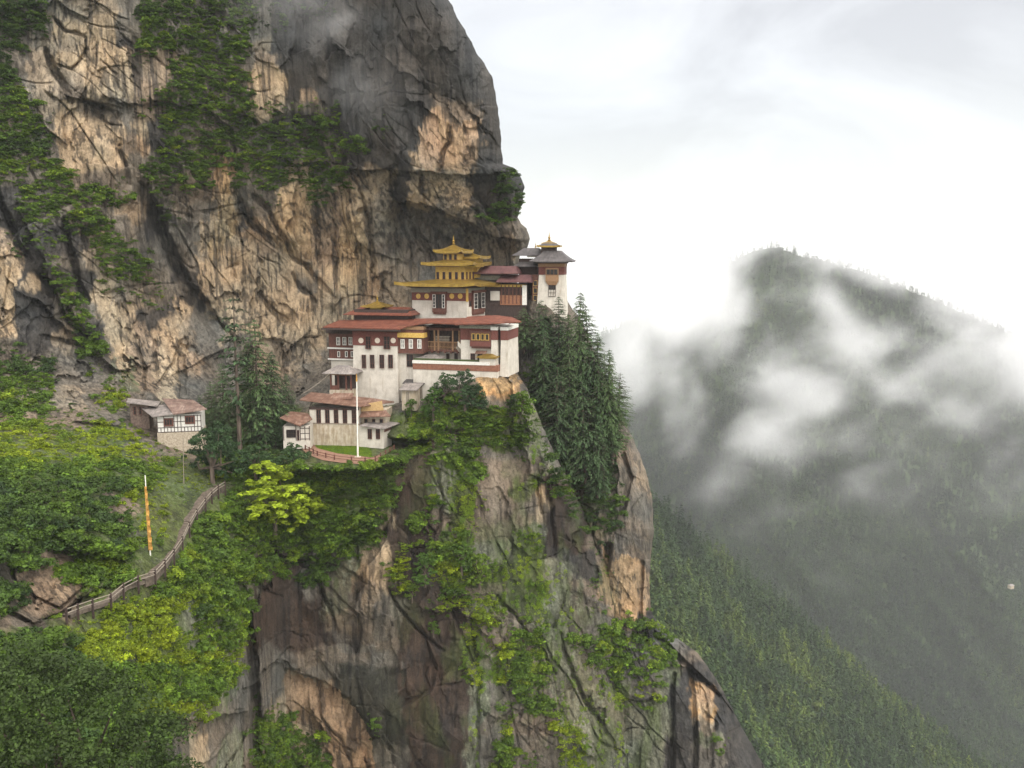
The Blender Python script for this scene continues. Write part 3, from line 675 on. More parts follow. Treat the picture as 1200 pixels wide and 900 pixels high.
def broad_tree(name, mat, H, R_, lobes, leaf, ncl, per, trunk_r=.25, zlo=.35):
    """broadleaf tree: limbs that reach into clumps of leaves spread through the crown"""
    cents = []; rads = []; parts = [tube([(0, 0, -1.), (.1, 0, H * .3), (-.05, .1, H * .6)], [trunk_r, trunk_r * .8, trunk_r * .45], 8)]
    for (lx, ly, lz, lr) in lobes:
        st = np.array([0, 0, H * .3]); en = np.array([lx * R_, ly * R_, lz * H]); mid = (st + en) / 2 + RNG.normal(size=3) * .1 * R_
        parts.append(tube([st, mid, en], [trunk_r * .6, trunk_r * .35, trunk_r * .1], 5))
        for k in range(ncl):
            d = RNG.normal(size=3); d /= np.linalg.norm(d); d[2] = abs(d[2]) if RNG.uniform() < .75 else d[2]
            rr = lr * R_ * RNG.uniform(.55, 1.05); cents.append(en + d * rr * np.array([1, 1, .8])); rads.append(lr * R_ * RNG.uniform(.16, .34))
    C, N, S, L = clumps(np.array(cents), rads, per, leaf)
    tr = join(parts); trunk = bpy.data.meshes.new(name + '_trunk'); trunk.from_pydata([tuple(v) for v in tr[0]], [], tr[1]); trunk.materials.append(M_BARK); trunk.update()
    return quads_mesh(name + '_crown', C, N, S, .6, L, mat), trunk

# scatter: many small plants nobody could count, as one object (geometry nodes; the plant shapes are not linked to the scene)
def scatter(name, pts, rot, scl, tone, idx, protos, label, cat):
    coll = bpy.data.collections.new(name + '_shapes')
    for k, me in enumerate(protos):
        coll.objects.link(bpy.data.objects.new('%s_shape_%02d' % (name, k), me))
    me = bpy.data.meshes.new(name); n = len(pts); me.vertices.add(n); me.vertices.foreach_set('co', np.asarray(pts, np.float32).ravel())
    for nm, ty, key, v in (('rot', 'FLOAT_VECTOR', 'vector', rot), ('scl', 'FLOAT_VECTOR', 'vector', scl), ('tone', 'FLOAT', 'value', tone), ('idx', 'INT', 'value', idx)):
        a = me.attributes.new(nm, ty, 'POINT'); a.data.foreach_set(key, np.asarray(v, np.int32 if ty == 'INT' else np.float32).ravel())
    o = bpy.data.objects.new(name, me); COL.objects.link(o)
    g = bpy.data.node_groups.new(name, 'GeometryNodeTree'); g.interface.new_socket('Geometry', in_out='INPUT', socket_type='NodeSocketGeometry'); g.interface.new_socket('Geometry', in_out='OUTPUT', socket_type='NodeSocketGeometry')
    gi = g.nodes.new('NodeGroupInput'); go = g.nodes.new('NodeGroupOutput'); ip = g.nodes.new('GeometryNodeInstanceOnPoints'); ci = g.nodes.new('GeometryNodeCollectionInfo')
    ci.inputs['Collection'].default_value = coll; ci.inputs['Separate Children'].default_value = True; ci.inputs['Reset Children'].default_value = True
    def att(nm, ty):
        a = g.nodes.new('GeometryNodeInputNamedAttribute'); a.data_type = ty; a.inputs[0].default_value = nm; return a.outputs[0]
    ip.inputs['Pick Instance'].default_value = True
    g.links.new(gi.outputs[0], ip.inputs['Points']); g.links.new(ci.outputs[0], ip.inputs['Instance']); g.links.new(att('idx', 'INT'), ip.inputs['Instance Index'])
    g.links.new(att('rot', 'FLOAT_VECTOR'), ip.inputs['Rotation']); g.links.new(att('scl', 'FLOAT_VECTOR'), ip.inputs['Scale']); g.links.new(ip.outputs[0], go.inputs[0])
    md = o.modifiers.new('scatter', 'NODES'); md.node_group = g
    return tag(o, label, cat, kind='stuff')

def tuft_layer(n):
    px = RNG.uniform(480, 800, n); py = RNG.uniform(450, 900, n); q = np.stack([px / 22., py / 50., np.zeros(n)], 1)
    l = look(LICM, px + 14 * fbm(q, 3), py + 20 * fbm(q, 3, off=9.)); st = fbm(np.stack([px / 9., py / 45., np.zeros(n)], 1), 3, off=44.)
    k = (RNG.uniform(0, 1, n) < l * sm(st, -.12, .22)) & (px < xa(py) - 2) & not_built(px, py); px, py, st = px[k], py[k], st[k]
    r = RNG.uniform(.14, .42, len(px)); p = P(px, py, cliff_depth(px, py) - r * .3)
    return scatter('moss_tufts', p, np.stack([RNG.uniform(.5, 1.3, len(px)), RNG.normal(size=len(px)) * .3, RNG.uniform(-.5, .5, len(px))], 1), np.repeat(r[:, None], 3, 1), np.clip(.62 + .5 * fbm(p / 6., 3), 0, 1), RNG.integers(0, 3, len(px)), FERN, 'moss and grass tufts dotted over the green stained rock face', 'plants')
LICM = np.array([[.9 if c == 'm' else (.35 if c == 'l' else .0) for c in row] for row in _rg])
BUSH = [make_bush('bush_%d' % k, M_UNDER, k, 13, 34, .2) for k in range(5)] + [make_bush('low_%d' % k, M_UNDER, k, 10, 28, .22, .5) for k in range(3)]
FERN = [make_fern('fern_%d' % k, M_UNDER) for k in range(3)]

def veg_points(n, x0, x1, y0, y1, depth, xmax, warp=1., thr=None):
    px = RNG.uniform(x0, x1, n); py = RNG.uniform(y0, y1, n)
    q = np.stack([px / 22., py / 22., np.zeros(n)], 1); w1 = fbm(q, 3, off=2.2); w2 = fbm(q, 3, off=33.3)
    vx = px + 16 * w1; vy = py + 20 * w2
    d = look(VD, vx, vy); tn = look(VT, vx, vy)
    holes = fbm(q * 1.6, 3, off=61.)
    acc = RNG.uniform(0, 1, n) < d * np.where(holes < -.22, .25, 1.)
    acc &= (px < xmax(py) - 1)
    px, py, tn, d = px[acc], py[acc], tn[acc], d[acc]
    return px, py, tn, d, holes[acc], depth(px, py)

def veg_layer(name, n, rmin, rmax, protos, label, x0, x1, y0, y1, depth, xmax, sink=.2, keep=None):
    px, py, tn, d, ho, D = veg_points(n, x0, x1, y0, y1, depth, xmax)
    if keep is not None:
        k = keep(px, py); px, py, tn, d, ho, D = [a[k] for a in (px, py, tn, d, ho, D)]
    r = rmin + (rmax - rmin) * RNG.uniform(0, 1, len(px)) ** 2.2
    r *= np.where(d < .7, .62, 1.) * (1 + .5 * ho) * np.where(tn > .68, .72, 1.) * np.where(py < 390, .82, 1.)
    D2 = D - r * .35; p = P(px, py, D2); p[:, 2] -= r * sink
    q = p / 3.2; tone = np.clip(tn + .42 * fbm(q, 3, off=5.) + RNG.normal(size=len(px)) * .10, 0, 1)
    rot = np.stack([RNG.normal(size=len(px)) * .18, RNG.normal(size=len(px)) * .18, RNG.uniform(0, 6.28, len(px))], 1)
    sc = np.stack([r, r, r * RNG.uniform(.7, 1.15, len(px))], 1)
    print(name, len(px))
    return scatter(name, p, rot, sc, tone, RNG.integers(0, len(protos), len(px)), protos, label, 'plants')
def not_built(px, py):
    k = np.ones(px.shape, bool)
    for pg in KEEPOUT: k &= ~inpoly(px, py, pg)
    return k
KEEPOUT = [[(290, 572), (354, 572), (354, 604), (290, 604)], [(552, 424), (618, 418), (616, 464), (556, 460)], [(340, 543), (352, 516), (480, 512), (470, 528), (434, 541), (388, 544)], [(146, 466), (240, 468), (240, 500), (225, 528), (180, 510), (146, 495)],
           [(330, 480), (470, 470), (467, 524), (440, 526), (420, 521), (332, 517)], [(370, 340), (620, 300), (612, 436), (490, 456), (480, 480), (370, 470)],
           [(250, 562), (270, 572), (262, 585), (232, 612), (214, 650), (196, 672), (178, 690), (150, 695), (130, 712), (80, 728), (56, 738), (50, 728), (100, 705), (145, 682), (175, 668), (188, 640), (206, 610), (232, 580)],
           [(155, 645), (192, 640), (192, 662), (155, 662)]]
xa = lambda py: interp_rows(SIL_A, py)
xb = lambda py: interp_rows(SIL_B, py)
veg_layer('undergrowth', 26000, .5, 2.0, BUSH, 'green shrubs and creepers cloaking the ledges of the cliff', -60, 760, -60, 930, cliff_depth, xa, keep=not_built)
veg_layer('ground_cover', 42000, .35, .95, FERN + BUSH[5:], 'ferns and low weeds covering the slope below the cliff', -60, 760, 400, 930, cliff_depth, xa, keep=lambda a, b: not_built(a, b) & (look(VT, a, b) > .2))
veg_layer('cliff_shrubs', 22000, .4, 1.6, BUSH, 'dense low shrubs rooted in the ledges of the upper cliff', -60, 640, -60, 390, cliff_depth, xa)
veg_layer('spur_undergrowth', 7000, .55, 1.9, BUSH, 'shrubs growing on the darker crag behind the temple', 600, 900, 350, 930, crag_depth, xb, keep=lambda a, b: (a > xa(b)))

tuft_layer(26000)
# grass on the yard
n = 2600; px = RNG.uniform(352, 440, n); py = RNG.uniform(519, 541, n); k = inpoly(px, py, [(366, 521), (418, 522), (432, 524), (436, 538), (420, 536), (395, 533), (372, 529)])
px, py = px[k], py[k]; a_, dy_, dz_ = ray(px, py); p = P(px, py, ZL / dz_ * dy_)
scatter('grass', p, np.stack([p[:, 0] * 0, p[:, 0] * 0, RNG.uniform(0, 6, len(p))], 1), np.repeat(RNG.uniform(.3, .5, len(p))[:, None], 3, 1) * np.array([1, 1, .5]), np.clip(.55 + .25 * fbm(p, 2), 0, 1), RNG.integers(0, 3, len(p)), FERN, 'short green grass in the yard below the long house', 'grass')
# ================================================================== far ground, wooded ridge, mountain
m, t, b, o_ = newmat('forest_floor'); c = ramp(t, noise(t, .05, 6, .65), [(.3, (.022, .036, .016)), (.55, (.04, .062, .022)), (.75, (.06, .08, .03))]); t.links.new(c, b.inputs[0]); b.inputs['Roughness'].default_value = 1
M_FLOOR = m
CREST2 = [(640, 500), (700, 545), (765, 592), (800, 622), (850, 663), (900, 700), (960, 752), (1020, 806), (1080, 852), (1150, 905), (1300, 1010), (1400, 1080)]
YC2 = [(640, 640), (765, 640), (900, 680), (1100, 640), (1400, 560)]
def ridge_depth(px, py):
    yc = interp_rows(CREST2, px); Y = interp_rows(YC2, px) - np.maximum(py - yc, 0) * 1.28; Y = np.where(Y < 300, 240 + 60 * np.exp((np.minimum(Y, 300) - 300) / 60.), Y)
    p = P(px, py, Y); return Y + (34 * fbm(p / 90., 4, off=3) - 24 * ridged(np.stack([(p[..., 0] + .5 * p[..., 2]) / 70., p[..., 2] / 200., p[..., 1] * 0], -1), 3, off=5)) * sm(py - yc, 0, 60) * sm(Y, 260, 420) + 5 * fbm(p / 15., 3)
def back_sheet(name, X, crest, depth, ybot, label, rows=140, amp=6, drop=(500, 1.0)):
    yc = interp_rows(crest, X) + amp * fbm(np.stack([X / 25., X * 0, X * 0], 1), 4)
    v = np.linspace(0, 1, rows); PX = np.repeat(X[None], rows, 0); PY = yc[None] + v[:, None] * (ybot - yc[None])
    V = P(PX, PY, depth(PX, PY))
    k = np.linspace(1, .02, 18)[:, None, None]; top = V[:1]; bk = np.repeat(top, 18, 0).copy(); bk[..., 1] += drop[0] * k[..., 0]; bk[..., 0] *= 1 + (drop[0] * k[..., 0]) / top[..., 1]
    bk[..., 2] -= drop[0] * drop[1] * k[..., 0]
    V = np.concatenate([bk, V]); o = grid_obj(name, V, M_FLOOR); return tag(o, kind='structure')
back_sheet('hill_ridge', np.arange(640, 1420, 4.), CREST2, ridge_depth, 1120, None, 160, 2, (260, .9))
CREST3 = [(300, 460), (560, 455), (640, 430), (700, 400), (760, 362), (830, 322), (870, 299), (905, 290), (950, 303), (1010, 318), (1060, 338), (1120, 363), (1170, 385), (1260, 425), (1400, 470), (1700, 540)]
def mtn_depth(px, py):
    yc = interp_rows(CREST3, px); Y = 1750 - .10 * np.abs(px - 905) - np.maximum(py - yc, 0) * 1.5
    p = P(px, py, Y)
    rg = ridged(np.stack([(p[..., 0] + .55 * p[..., 2]) / 330., p[..., 2] / 900. + 3, p[..., 1] * 0], -1), 4, off=2.2)
    return Y + sm(py - yc, 0, 80) * (90 * fbm(p / 300., 4, off=9) - 120 * rg) + 10 * fbm(p / 40., 3)
back_sheet('mountain', np.arange(300, 1700, 6.), CREST3, mtn_depth, 1150, None, 180, 6, (900, .8))
g = mesh_obj('ground', [(-9000, -9000, -760), (9000, -9000, -760), (9000, 9000, -760), (-9000, 9000, -760)], [(0, 1, 2, 3)], M_FLOOR); tag(g, kind='structure')

# far trees
def far_mesh(name, mat, kind):
    if kind == 'con':
        crown, trunk, raw = conifer_meshes(name, mat, H=16., R0=3.1, levels=13, per=5, spr=5, bare=.05, droop=.3, size=2.3)
        return crown
    c = []; r = []
    for k in range(12):
        d = RNG.normal(size=3); d /= np.linalg.norm(d); c.append([d[0] * 2.6, d[1] * 2.6, 7 + d[2] * 3.2]); r.append(RNG.uniform(1.2, 2.2))
    C, N, S, L = clumps(np.array(c), r, 14, 1.7); return quads_mesh(name, C, N, S, .7, L, mat)
FARC = [far_mesh('far_con_%d' % k, M_FAR, 'con') for k in range(4)] + [far_mesh('far_round_%d' % k, M_FAR, 'round') for k in range(3)]
def pine_wood(n, x0, x1, crest, depth, y1, hmin, hmax, xs=None):
    px = RNG.uniform(x0, x1, n); yc = interp_rows(crest, px); py = yc + (y1 - yc) * RNG.uniform(0, 1, n); Y = depth(px, py); k = (py < 960)
    if xs is not None: k &= px > xs(py) - 110
    return px[k], py[k], Y[k]
def fill(name, px, py, Y, smin, smax, toneoff, label, protos, conshare=.75, tscale=110.):
    p = P(px, py, Y); n = len(px); p[:, 2] -= 1.
    s = RNG.uniform(smin, smax, n) * (1 + .3 * fbm(p / 60., 2)); tone = np.clip(toneoff + .7 * fbm(p / tscale, 3, off=4) + RNG.normal(size=n) * .12, 0, 1)
    idx = np.where(RNG.uniform(0, 1, n) < conshare, RNG.integers(0, 4, n), RNG.integers(4, 7, n))
    print(name, n)
    return scatter(name, p, np.stack([p[:, 0] * 0, p[:, 0] * 0, RNG.uniform(0, 6.28, n)], 1), np.stack([s, s, s * RNG.uniform(.85, 1.25, n)], 1), tone, idx, protos, label, 'forest')
px, py, Y = pine_wood(11500, 645, 1260, CREST2, ridge_depth, 1000, 1, 1, xb)
order = np.argsort(Y * (1 + .15 * RNG.uniform(size=len(Y)))); vis = order[px[order] > xb(py[order]) - 6]; near = vis[:300]; rest = np.setdiff1d(order, near)
ok = (px[near] > xb(py[near]) - 6)
near = near[ok]
fill('ridge_forest', px[rest], py[rest], Y[rest], .45, 1.25, .48, 'green conifer wood covering the sunlit ridge behind the crag', FARC, .85, 60.)
RM = []
for k in range(3):
    crown, trunk, _ = conifer_meshes('ridge_conifer_%d' % k, M_FARI, H=16., R0=3.2, levels=16, per=6, spr=7, bare=.06, droop=.3, size=1.9); RM.append((crown, trunk))
for i in near:
    s = random.uniform(.75, 1.2)
    plant('conifer_tree', RM[i % 3], PV(px[i], py[i], Y[i]) - Vector((0, 0, 1)), s, random.uniform(0, 6), 'small green conifer on the steep wooded ridge right of the crag', 'tree', 'conifers on the near end of the ridge')
px, py, Y = pine_wood(38000, 600, 1320, CREST3, mtn_depth, 960, 1, 1, None)
k = (py < interp_rows(CREST2, px) + 40) & (px > xb(py) - 130); fill('mountain_forest', px[k], py[k], Y[k], .6, 1.25, .26, 'dark forest covering the mountain beyond the valley', FARC, .7, 180.)

# ------------------------------------------------------------------ mist: drifting cloud in front of the mountain, real volume
def mist_grid(name, lo, hi, res, blobs, dens, wisp, label, nscale, thr=.0, seed=0.):
    """a density grid (geometry nodes volume cube) computed from soft ellipsoids broken up by noise"""
    me = bpy.data.meshes.new(name); o = bpy.data.objects.new(name, me); COL.objects.link(o)
    me.from_pydata([tuple(lo), tuple(hi)], [], [])
    g = bpy.data.node_groups.new(name, 'GeometryNodeTree'); g.interface.new_socket('Geometry', in_out='INPUT', socket_type='NodeSocketGeometry'); g.interface.new_socket('Geometry', in_out='OUTPUT', socket_type='NodeSocketGeometry')
    L = g.links.new; N = g.nodes.new
    go = N('NodeGroupOutput'); vc = N('GeometryNodeVolumeCube'); sm_ = N('GeometryNodeSetMaterial'); L(vc.outputs[0], sm_.inputs['Geometry']); L(sm_.outputs[0], go.inputs[0])
    vc.inputs['Min'].default_value = lo; vc.inputs['Max'].default_value = hi
    for a, r in zip('XYZ', res): vc.inputs['Resolution ' + a].default_value = r
    pos = N('GeometryNodeInputPosition').outputs[0]
    def M(op, a, b=0., c=0.):
        n = N('ShaderNodeMath'); n.operation = op
        for s, v in enumerate((a, b, c)):
            if hasattr(v, 'node'): L(v, n.inputs[s])
            else: n.inputs[s].default_value = v
        return n.outputs[0]
    def VM(op, a, b):
        n = N('ShaderNodeVectorMath'); n.operation = op
        for s, v in enumerate((a, b)):
            if hasattr(v, 'node'): L(v, n.inputs[s])
            else: n.inputs[s].default_value = v
        return n
    wz = N('ShaderNodeTexNoise'); wz.inputs['Scale'].default_value = 1 / (nscale * 1.6); wz.inputs['Detail'].default_value = 2; L(pos, wz.inputs['Vector'])
    wv = VM('SCALE', VM('SUBTRACT', wz.outputs['Color'], (.5, .5, .5)).outputs[0], (0, 0, 0)); wv.inputs['Scale'].default_value = nscale * .9
    wp = VM('ADD', pos, wv.outputs[0]).outputs[0]
    f = None
    for (c, r, am) in blobs:
        d = VM('LENGTH', VM('DIVIDE', VM('SUBTRACT', wp, tuple(c)).outputs[0], tuple(r)).outputs[0], (0, 0, 0)).outputs['Value']
        v = M('MULTIPLY', M('SUBTRACT', 1., d), am); f = v if f is None else M('MAXIMUM', f, v)
    nz = N('ShaderNodeTexNoise'); nz.inputs['Scale'].default_value = 1 / nscale; nz.inputs['Detail'].default_value = 6; nz.inputs['Roughness'].default_value = .64; nz.inputs['Distortion'].default_value = .35
    cb = N('ShaderNodeCombineXYZ')      # streaks rise to the right
    L(VM('DOT_PRODUCT', wp, (.58, 0, .40)).outputs['Value'], cb.inputs[0]); L(VM('DOT_PRODUCT', wp, (0, .55, 0)).outputs['Value'], cb.inputs[1]); L(VM('DOT_PRODUCT', wp, (-.85, 0, 1.25)).outputs['Value'], cb.inputs[2])
    st = VM('ADD', cb.outputs[0], (seed, 0, 0)).outputs[0]; L(st, nz.inputs['Vector'])
    n0 = M('MULTIPLY', M('SUBTRACT', nz.outputs[0], .5), wisp)
    q = M('MAXIMUM', M('SUBTRACT', M('ADD', f, n0), thr), 0.); q = M('MINIMUM', q, 1.)
    q = M('MULTIPLY', M('POWER', q, 1.6), dens); L(q, vc.inputs['Density'])
    mm = bpy.data.materials.new(name + '_vapour'); mm.use_nodes = True; t = mm.node_tree; t.nodes.clear()
    oo = t.nodes.new('ShaderNodeOutputMaterial'); pv = t.nodes.new('ShaderNodeVolumePrincipled'); pv.inputs['Color'].default_value = (.975, .975, .98, 1); pv.inputs['Density'].default_value = 1; pv.inputs['Anisotropy'].default_value = .0
    t.links.new(pv.outputs[0], oo.inputs['Volume']); sm_.inputs['Material'].default_value = mm; me.materials.append(mm)
    md = o.modifiers.new('mist', 'NODES'); md.node_group = g; return tag(o, label, 'mist', kind='stuff')
def B(px, py, Y, rx, ry, rz, am=1.):   # blob given by its centre in the picture and its distance; radii in px, px, metres
    s = Y / FPX; return (P(px, py, Y).tolist(), (rx * s, rz, ry * s), am)
BLOBS = [B(800, 400, 1150, 90, 130, 260, 1.15), B(860, 300, 1560, 50, 40, 200, 1.3), B(690, 330, 1250, 85, 130, 300, 1.4), B(640, 370, 1250, 70, 110, 300, 1.3), B(750, 350, 1150, 85, 150, 330, 1.5), B(735, 450, 1000, 65, 110, 250, 1.2), B(815, 330, 1350, 62, 110, 260, 1.6), B(795, 440, 1150, 70, 100, 240, 1.2), B(845, 285, 1600, 55, 40, 180, 1.3),
         B(975, 360, 1450, 42, 55, 150, 1.2), B(1000, 400, 1400, 75, 55, 150, 1.25), B(940, 450, 1300, 75, 55, 150, 1.25), B(905, 510, 1150, 75, 50, 130, 1.05), B(985, 500, 1200, 90, 60, 130, .8), B(1060, 450, 1300, 80, 45, 130, .95), B(1120, 490, 1150, 100, 55, 150, 1.0), B(1190, 440, 1300, 90, 60, 150, 1.2),
         B(1010, 570, 1000, 100, 28, 90, .8), B(890, 640, 900, 110, 30, 90, .45), B(1080, 700, 800, 90, 30, 80, .35), B(850, 560, 950, 90, 40, 100, .55), B(785, 530, 750, 60, 70, 110, .75),
         B(905, 262, 1650, 115, 50, 220, 1.6), B(1000, 300, 1640, 110, 48, 260, 1.5), B(1085, 322, 1650, 110, 46, 240, 1.3), B(1165, 360, 1630, 110, 62, 240, 1.5), B(1240, 410, 1560, 110, 100, 260, 1.8),
         B(1030, 500, 1150, 320, 130, 280, .42), B(1000, 430, 1350, 280, 110, 260, .45), B(1080, 620, 950, 260, 70, 160, .24)]
mist_grid('valley_mist', (-60, 560, -520), (1300, 1780, 230), (240, 120, 160), BLOBS, .011, 3.2, 'white cloud drifting across the dark mountain', 130., .25, 3.)
# thin mist on the cliff top
PB = [B(350, 0, 172, 75, 45, 7, .8), B(400, 30, 172, 60, 30, 7, .8), B(440, 90, 172, 90, 60, 7, .45), B(300, 20, 172, 40, 25, 6, .5)]
mist_grid('cliff_mist', (-75, 150, 20), (10, 182, 75), (90, 40, 60), PB, .045, 2.0, 'thin mist drifting over the dark top of the cliff', 14., .1, 8.)

# ------------------------------------------------------------------ air: even haze round everything
m = bpy.data.materials.new('air'); m.use_nodes = True; t = m.node_tree; t.nodes.clear()
oo = t.nodes.new('ShaderNodeOutputMaterial'); pv = t.nodes.new('ShaderNodeVolumePrincipled'); pv.inputs['Color'].default_value = (.97, .985, 1, 1); pv.inputs['Density'].default_value = .00009
t.links.new(pv.outputs[0], oo.inputs['Volume']); m.volume_intersection_method if hasattr(m, 'volume_intersection_method') else None
m.cycles.homogeneous_volume = True
hz = [(-9100, -9100, -761), (9100, -9100, -761), (9100, 9100, -761), (-9100, 9100, -761), (-9100, -9100, 260), (9100, -9100, 260), (9100, 9100, 260), (-9100, 9100, 260)]
o = mesh_obj('haze', hz, [(0, 3, 2, 1), (4, 5, 6, 7), (0, 1, 5, 4), (1, 2, 6, 5), (2, 3, 7, 6), (3, 0, 4, 7)], m); tag(o, 'thin pale haze filling the valley air', 'haze', kind='stuff')
# ================================================================== building materials
def simple(name, c0, c1, scale=2., rough=.8, met=0., detail=5, mscale=None, bmp=0., stops=(.3, .7), spec=.25):
    m, t, b, o = newmat(name); n = noise(t, scale, detail, .6, mscale=mscale)
    t.links.new(ramp(t, n, [(stops[0], c0), (stops[1], c1)]), b.inputs[0]); b.inputs['Roughness'].default_value = rough; b.inputs['Metallic'].default_value = met; b.inputs['Specular IOR Level'].default_value = spec
    if bmp: bump(t, b, n, bmp, .05)
    return m
m, t, b, o_ = newmat('white_plaster')
c = mix(t, ramp(t, noise(t, .6, 5, .6), [(.3, (.46, .42, .36)), (.65, (.62, .575, .50))]), ramp(t, noise(t, 1.6, 5, .65, mscale=(1, 1, .16)), [(.30, (.62, .56, .48)), (.46, (1, 1, 1)), (.8, (1.04, 1.04, 1.04))]), .6, 'MULTIPLY')
c = mix(t, c, ramp(t, noise(t, 7, 4, .6), [(.35, (.86, .85, .83)), (.6, (1, 1, 1))]), 1., 'MULTIPLY')
t.links.new(c, b.inputs[0]); b.inputs['Roughness'].default_value = .9; bump(t, b, noise(t, 9, 4, .6), .3, .04); M_WHITE = m
m, t, b, o_ = newmat('old_plaster')
c = mix(t, ramp(t, noise(t, .9, 5, .65), [(.3, (.34, .29, .22)), (.65, (.52, .46, .36))]), ramp(t, noise(t, 2.2, 5, .65, mscale=(1, 1, .2)), [(.35, (.6, .52, .42)), (.6, (1, 1, 1))]), .9, 'MULTIPLY')
t.links.new(c, b.inputs[0]); b.inputs['Roughness'].default_value = .9; M_OLDW = m
def roofmat(name, a, b_, c_, dirx=True):
    m, t, b, o = newmat(name)
    n = noise(t, .9, 6, .68); c = ramp(t, n, [(.28, a), (.5, b_), (.72, c_)])
    st = noise(t, 1.0, 4, .6, mscale=(5., .35, 1)); c = mix(t, c, ramp(t, st, [(.3, .6), (.55, 1.), (.75, 1.25)]), .9, 'MULTIPLY')
    w = nd(t, 'ShaderNodeTexWave', i_Scale=2.6, i_Distortion=.2); w.bands_direction = 'X'; cc = t.nodes.new('ShaderNodeTexCoord'); t.links.new(cc.outputs['Object'], w.inputs[0])
    c = mix(t, c, ramp(t, w.outputs['Fac'], [(0, .78), (1, 1.1)]), .8, 'MULTIPLY')
    t.links.new(c, b.inputs[0]); b.inputs['Roughness'].default_value = .55; bump(t, b, w.outputs['Fac'], .4, .05); return m
M_ROOF = roofmat('red_roof_sheets', (.09, .032, .022), (.175, .058, .036), (.26, .105, .065))
M_ROOFP = roofmat('maroon_roof_sheets', (.07, .035, .035), (.115, .052, .05), (.16, .075, .065))
M_ROOFO = roofmat('rusty_roof_sheets', (.10, .052, .036), (.175, .095, .066), (.32, .22, .165))
M_ROOFG = roofmat('grey_roof_sheets', (.13, .115, .105), (.24, .21, .19), (.38, .33, .29))
M_ROOFB = roofmat('brown_roof_sheets', (.11, .07, .055), (.19, .125, .10), (.33, .25, .20))
M_SLATE = roofmat('dark_roof_sheets', (.05, .045, .045), (.085, .076, .074), (.13, .115, .11))
M_GOLD = simple('gilded_metal', (.20, .12, .03), (.45, .30, .065), 1.6, .36, .65, stops=(.25, .7))
M_OCHRE = simple('ochre_paint', (.42, .25, .05), (.62, .42, .12), 5, .6)
M_TIMB = simple('red_brown_timber', (.075, .032, .024), (.16, .07, .05), 4, .7, mscale=(1, 1, .3))
M_DARK = simple('dark_timber', (.03, .021, .018), (.075, .05, .042), 5, .75, mscale=(1, 1, .3))
M_FRIEZE = simple('maroon_frieze', (.10, .032, .026), (.18, .07, .055), 6, .8)
M_PAINTED = simple('painted_cornice', (.16, .08, .05), (.36, .22, .11), 9, .7)
M_CORN = simple('grey_green_cornice', (.16, .15, .12), (.30, .28, .22), 6, .7)
M_FRAME = simple('white_paint', (.55, .52, .46), (.74, .72, .66), 4, .6)
M_PANE = simple('dark_window_opening', (.012, .011, .012), (.035, .03, .028), 3, .3)
M_STONE = simple('stone_masonry', (.26, .21, .15), (.50, .43, .33), 3.2, .95, bmp=.6, stops=(.32, .68))
M_ROSE = simple('pale_rosette', (.50, .42, .34), (.66, .58, .48), 8, .8)
M_GREYW = simple('weathered_wood', (.16, .13, .10), (.30, .26, .205), 4, .9, mscale=(1, .3, .3))
M_CLOTH = simple('yellow_cloth', (.30, .14, .035), (.52, .30, .075), 3, .9)
M_POLE = simple('white_pole', (.6, .57, .5), (.8, .77, .7), 2, .6)
M_EARTH = simple('bare_earth', (.16, .085, .055), (.27, .16, .11), 1.6, 1., bmp=.4)
M_STEP = simple('stone_steps', (.07, .055, .042), (.17, .135, .105), 2.5, .95, bmp=.5)

class MB:
    def __init__(s): s.v = []; s.f = []
    def box(s, x0, x1, y0, y1, z0, z1):
        n = len(s.v); s.v += [(x, y, z) for z in (z0, z1) for y in (y0, y1) for x in (x0, x1)]
        s.f += [tuple(n + i for i in q) for q in ((0, 2, 3, 1), (4, 5, 7, 6), (0, 1, 5, 4), (1, 3, 7, 5), (3, 2, 6, 7), (2, 0, 4, 6))]; return s
    def poly(s, pts, faces):
        n = len(s.v); s.v += [tuple(p) for p in pts]; s.f += [tuple(n + i for i in q) for q in faces]; return s
    def slab(s, a, b, c, d, th):    # quad a b c d (top surface, counter clockwise from above) with thickness th downwards
        lo = [(p[0], p[1], p[2] - th) for p in (a, b, c, d)]
        return s.poly([a, b, c, d] + lo, [(0, 1, 2, 3), (7, 6, 5, 4), (0, 4, 5, 1), (1, 5, 6, 2), (2, 6, 7, 3), (3, 7, 4, 0)])
    def cyl(s, p0, p1, r0, r1, seg=8):
        v, f = tube([p0, p1], [r0, r1], seg); n = len(s.v); s.v += [tuple(q) for q in v]; s.f += [tuple(n + i for i in q) for q in f]
        s.f += [tuple(n + i for i in range(seg))[::-1], tuple(n + seg + i for i in range(seg))]; return s
    def disc(s, c, r, axis, th=.06, seg=14):
        p1 = list(c); p1['xyz'.index(axis[-1])] += (-th if axis[0] == '-' else th); return s.cyl(c, p1, r, r, seg)
    def lathe(s, prof, cx=0, cy=0, seg=10):
        n = len(s.v); 
        for r, z in prof: s.v += [(cx + r * math.cos(2 * math.pi * k / seg), cy + r * math.sin(2 * math.pi * k / seg), z) for k in range(seg)]
        for j in range(len(prof) - 1):
            for k in range(seg): s.f.append((n + j * seg + k, n + j * seg + (k + 1) % seg, n + (j + 1) * seg + (k + 1) % seg, n + (j + 1) * seg + k))
        s.f += [tuple(n + k for k in range(seg))[::-1], tuple(n + (len(prof) - 1) * seg + k for k in range(seg))]; return s
    def build(s, name, mat, parent=None, label=None):
        o = mesh_obj(name, s.v, s.f, mat, parent)
        bm = bmesh.new(); bm.from_mesh(o.data); bmesh.ops.recalc_face_normals(bm, faces=bm.faces); bm.to_mesh(o.data); bm.free()
        if label: o['label'] = label
        return o
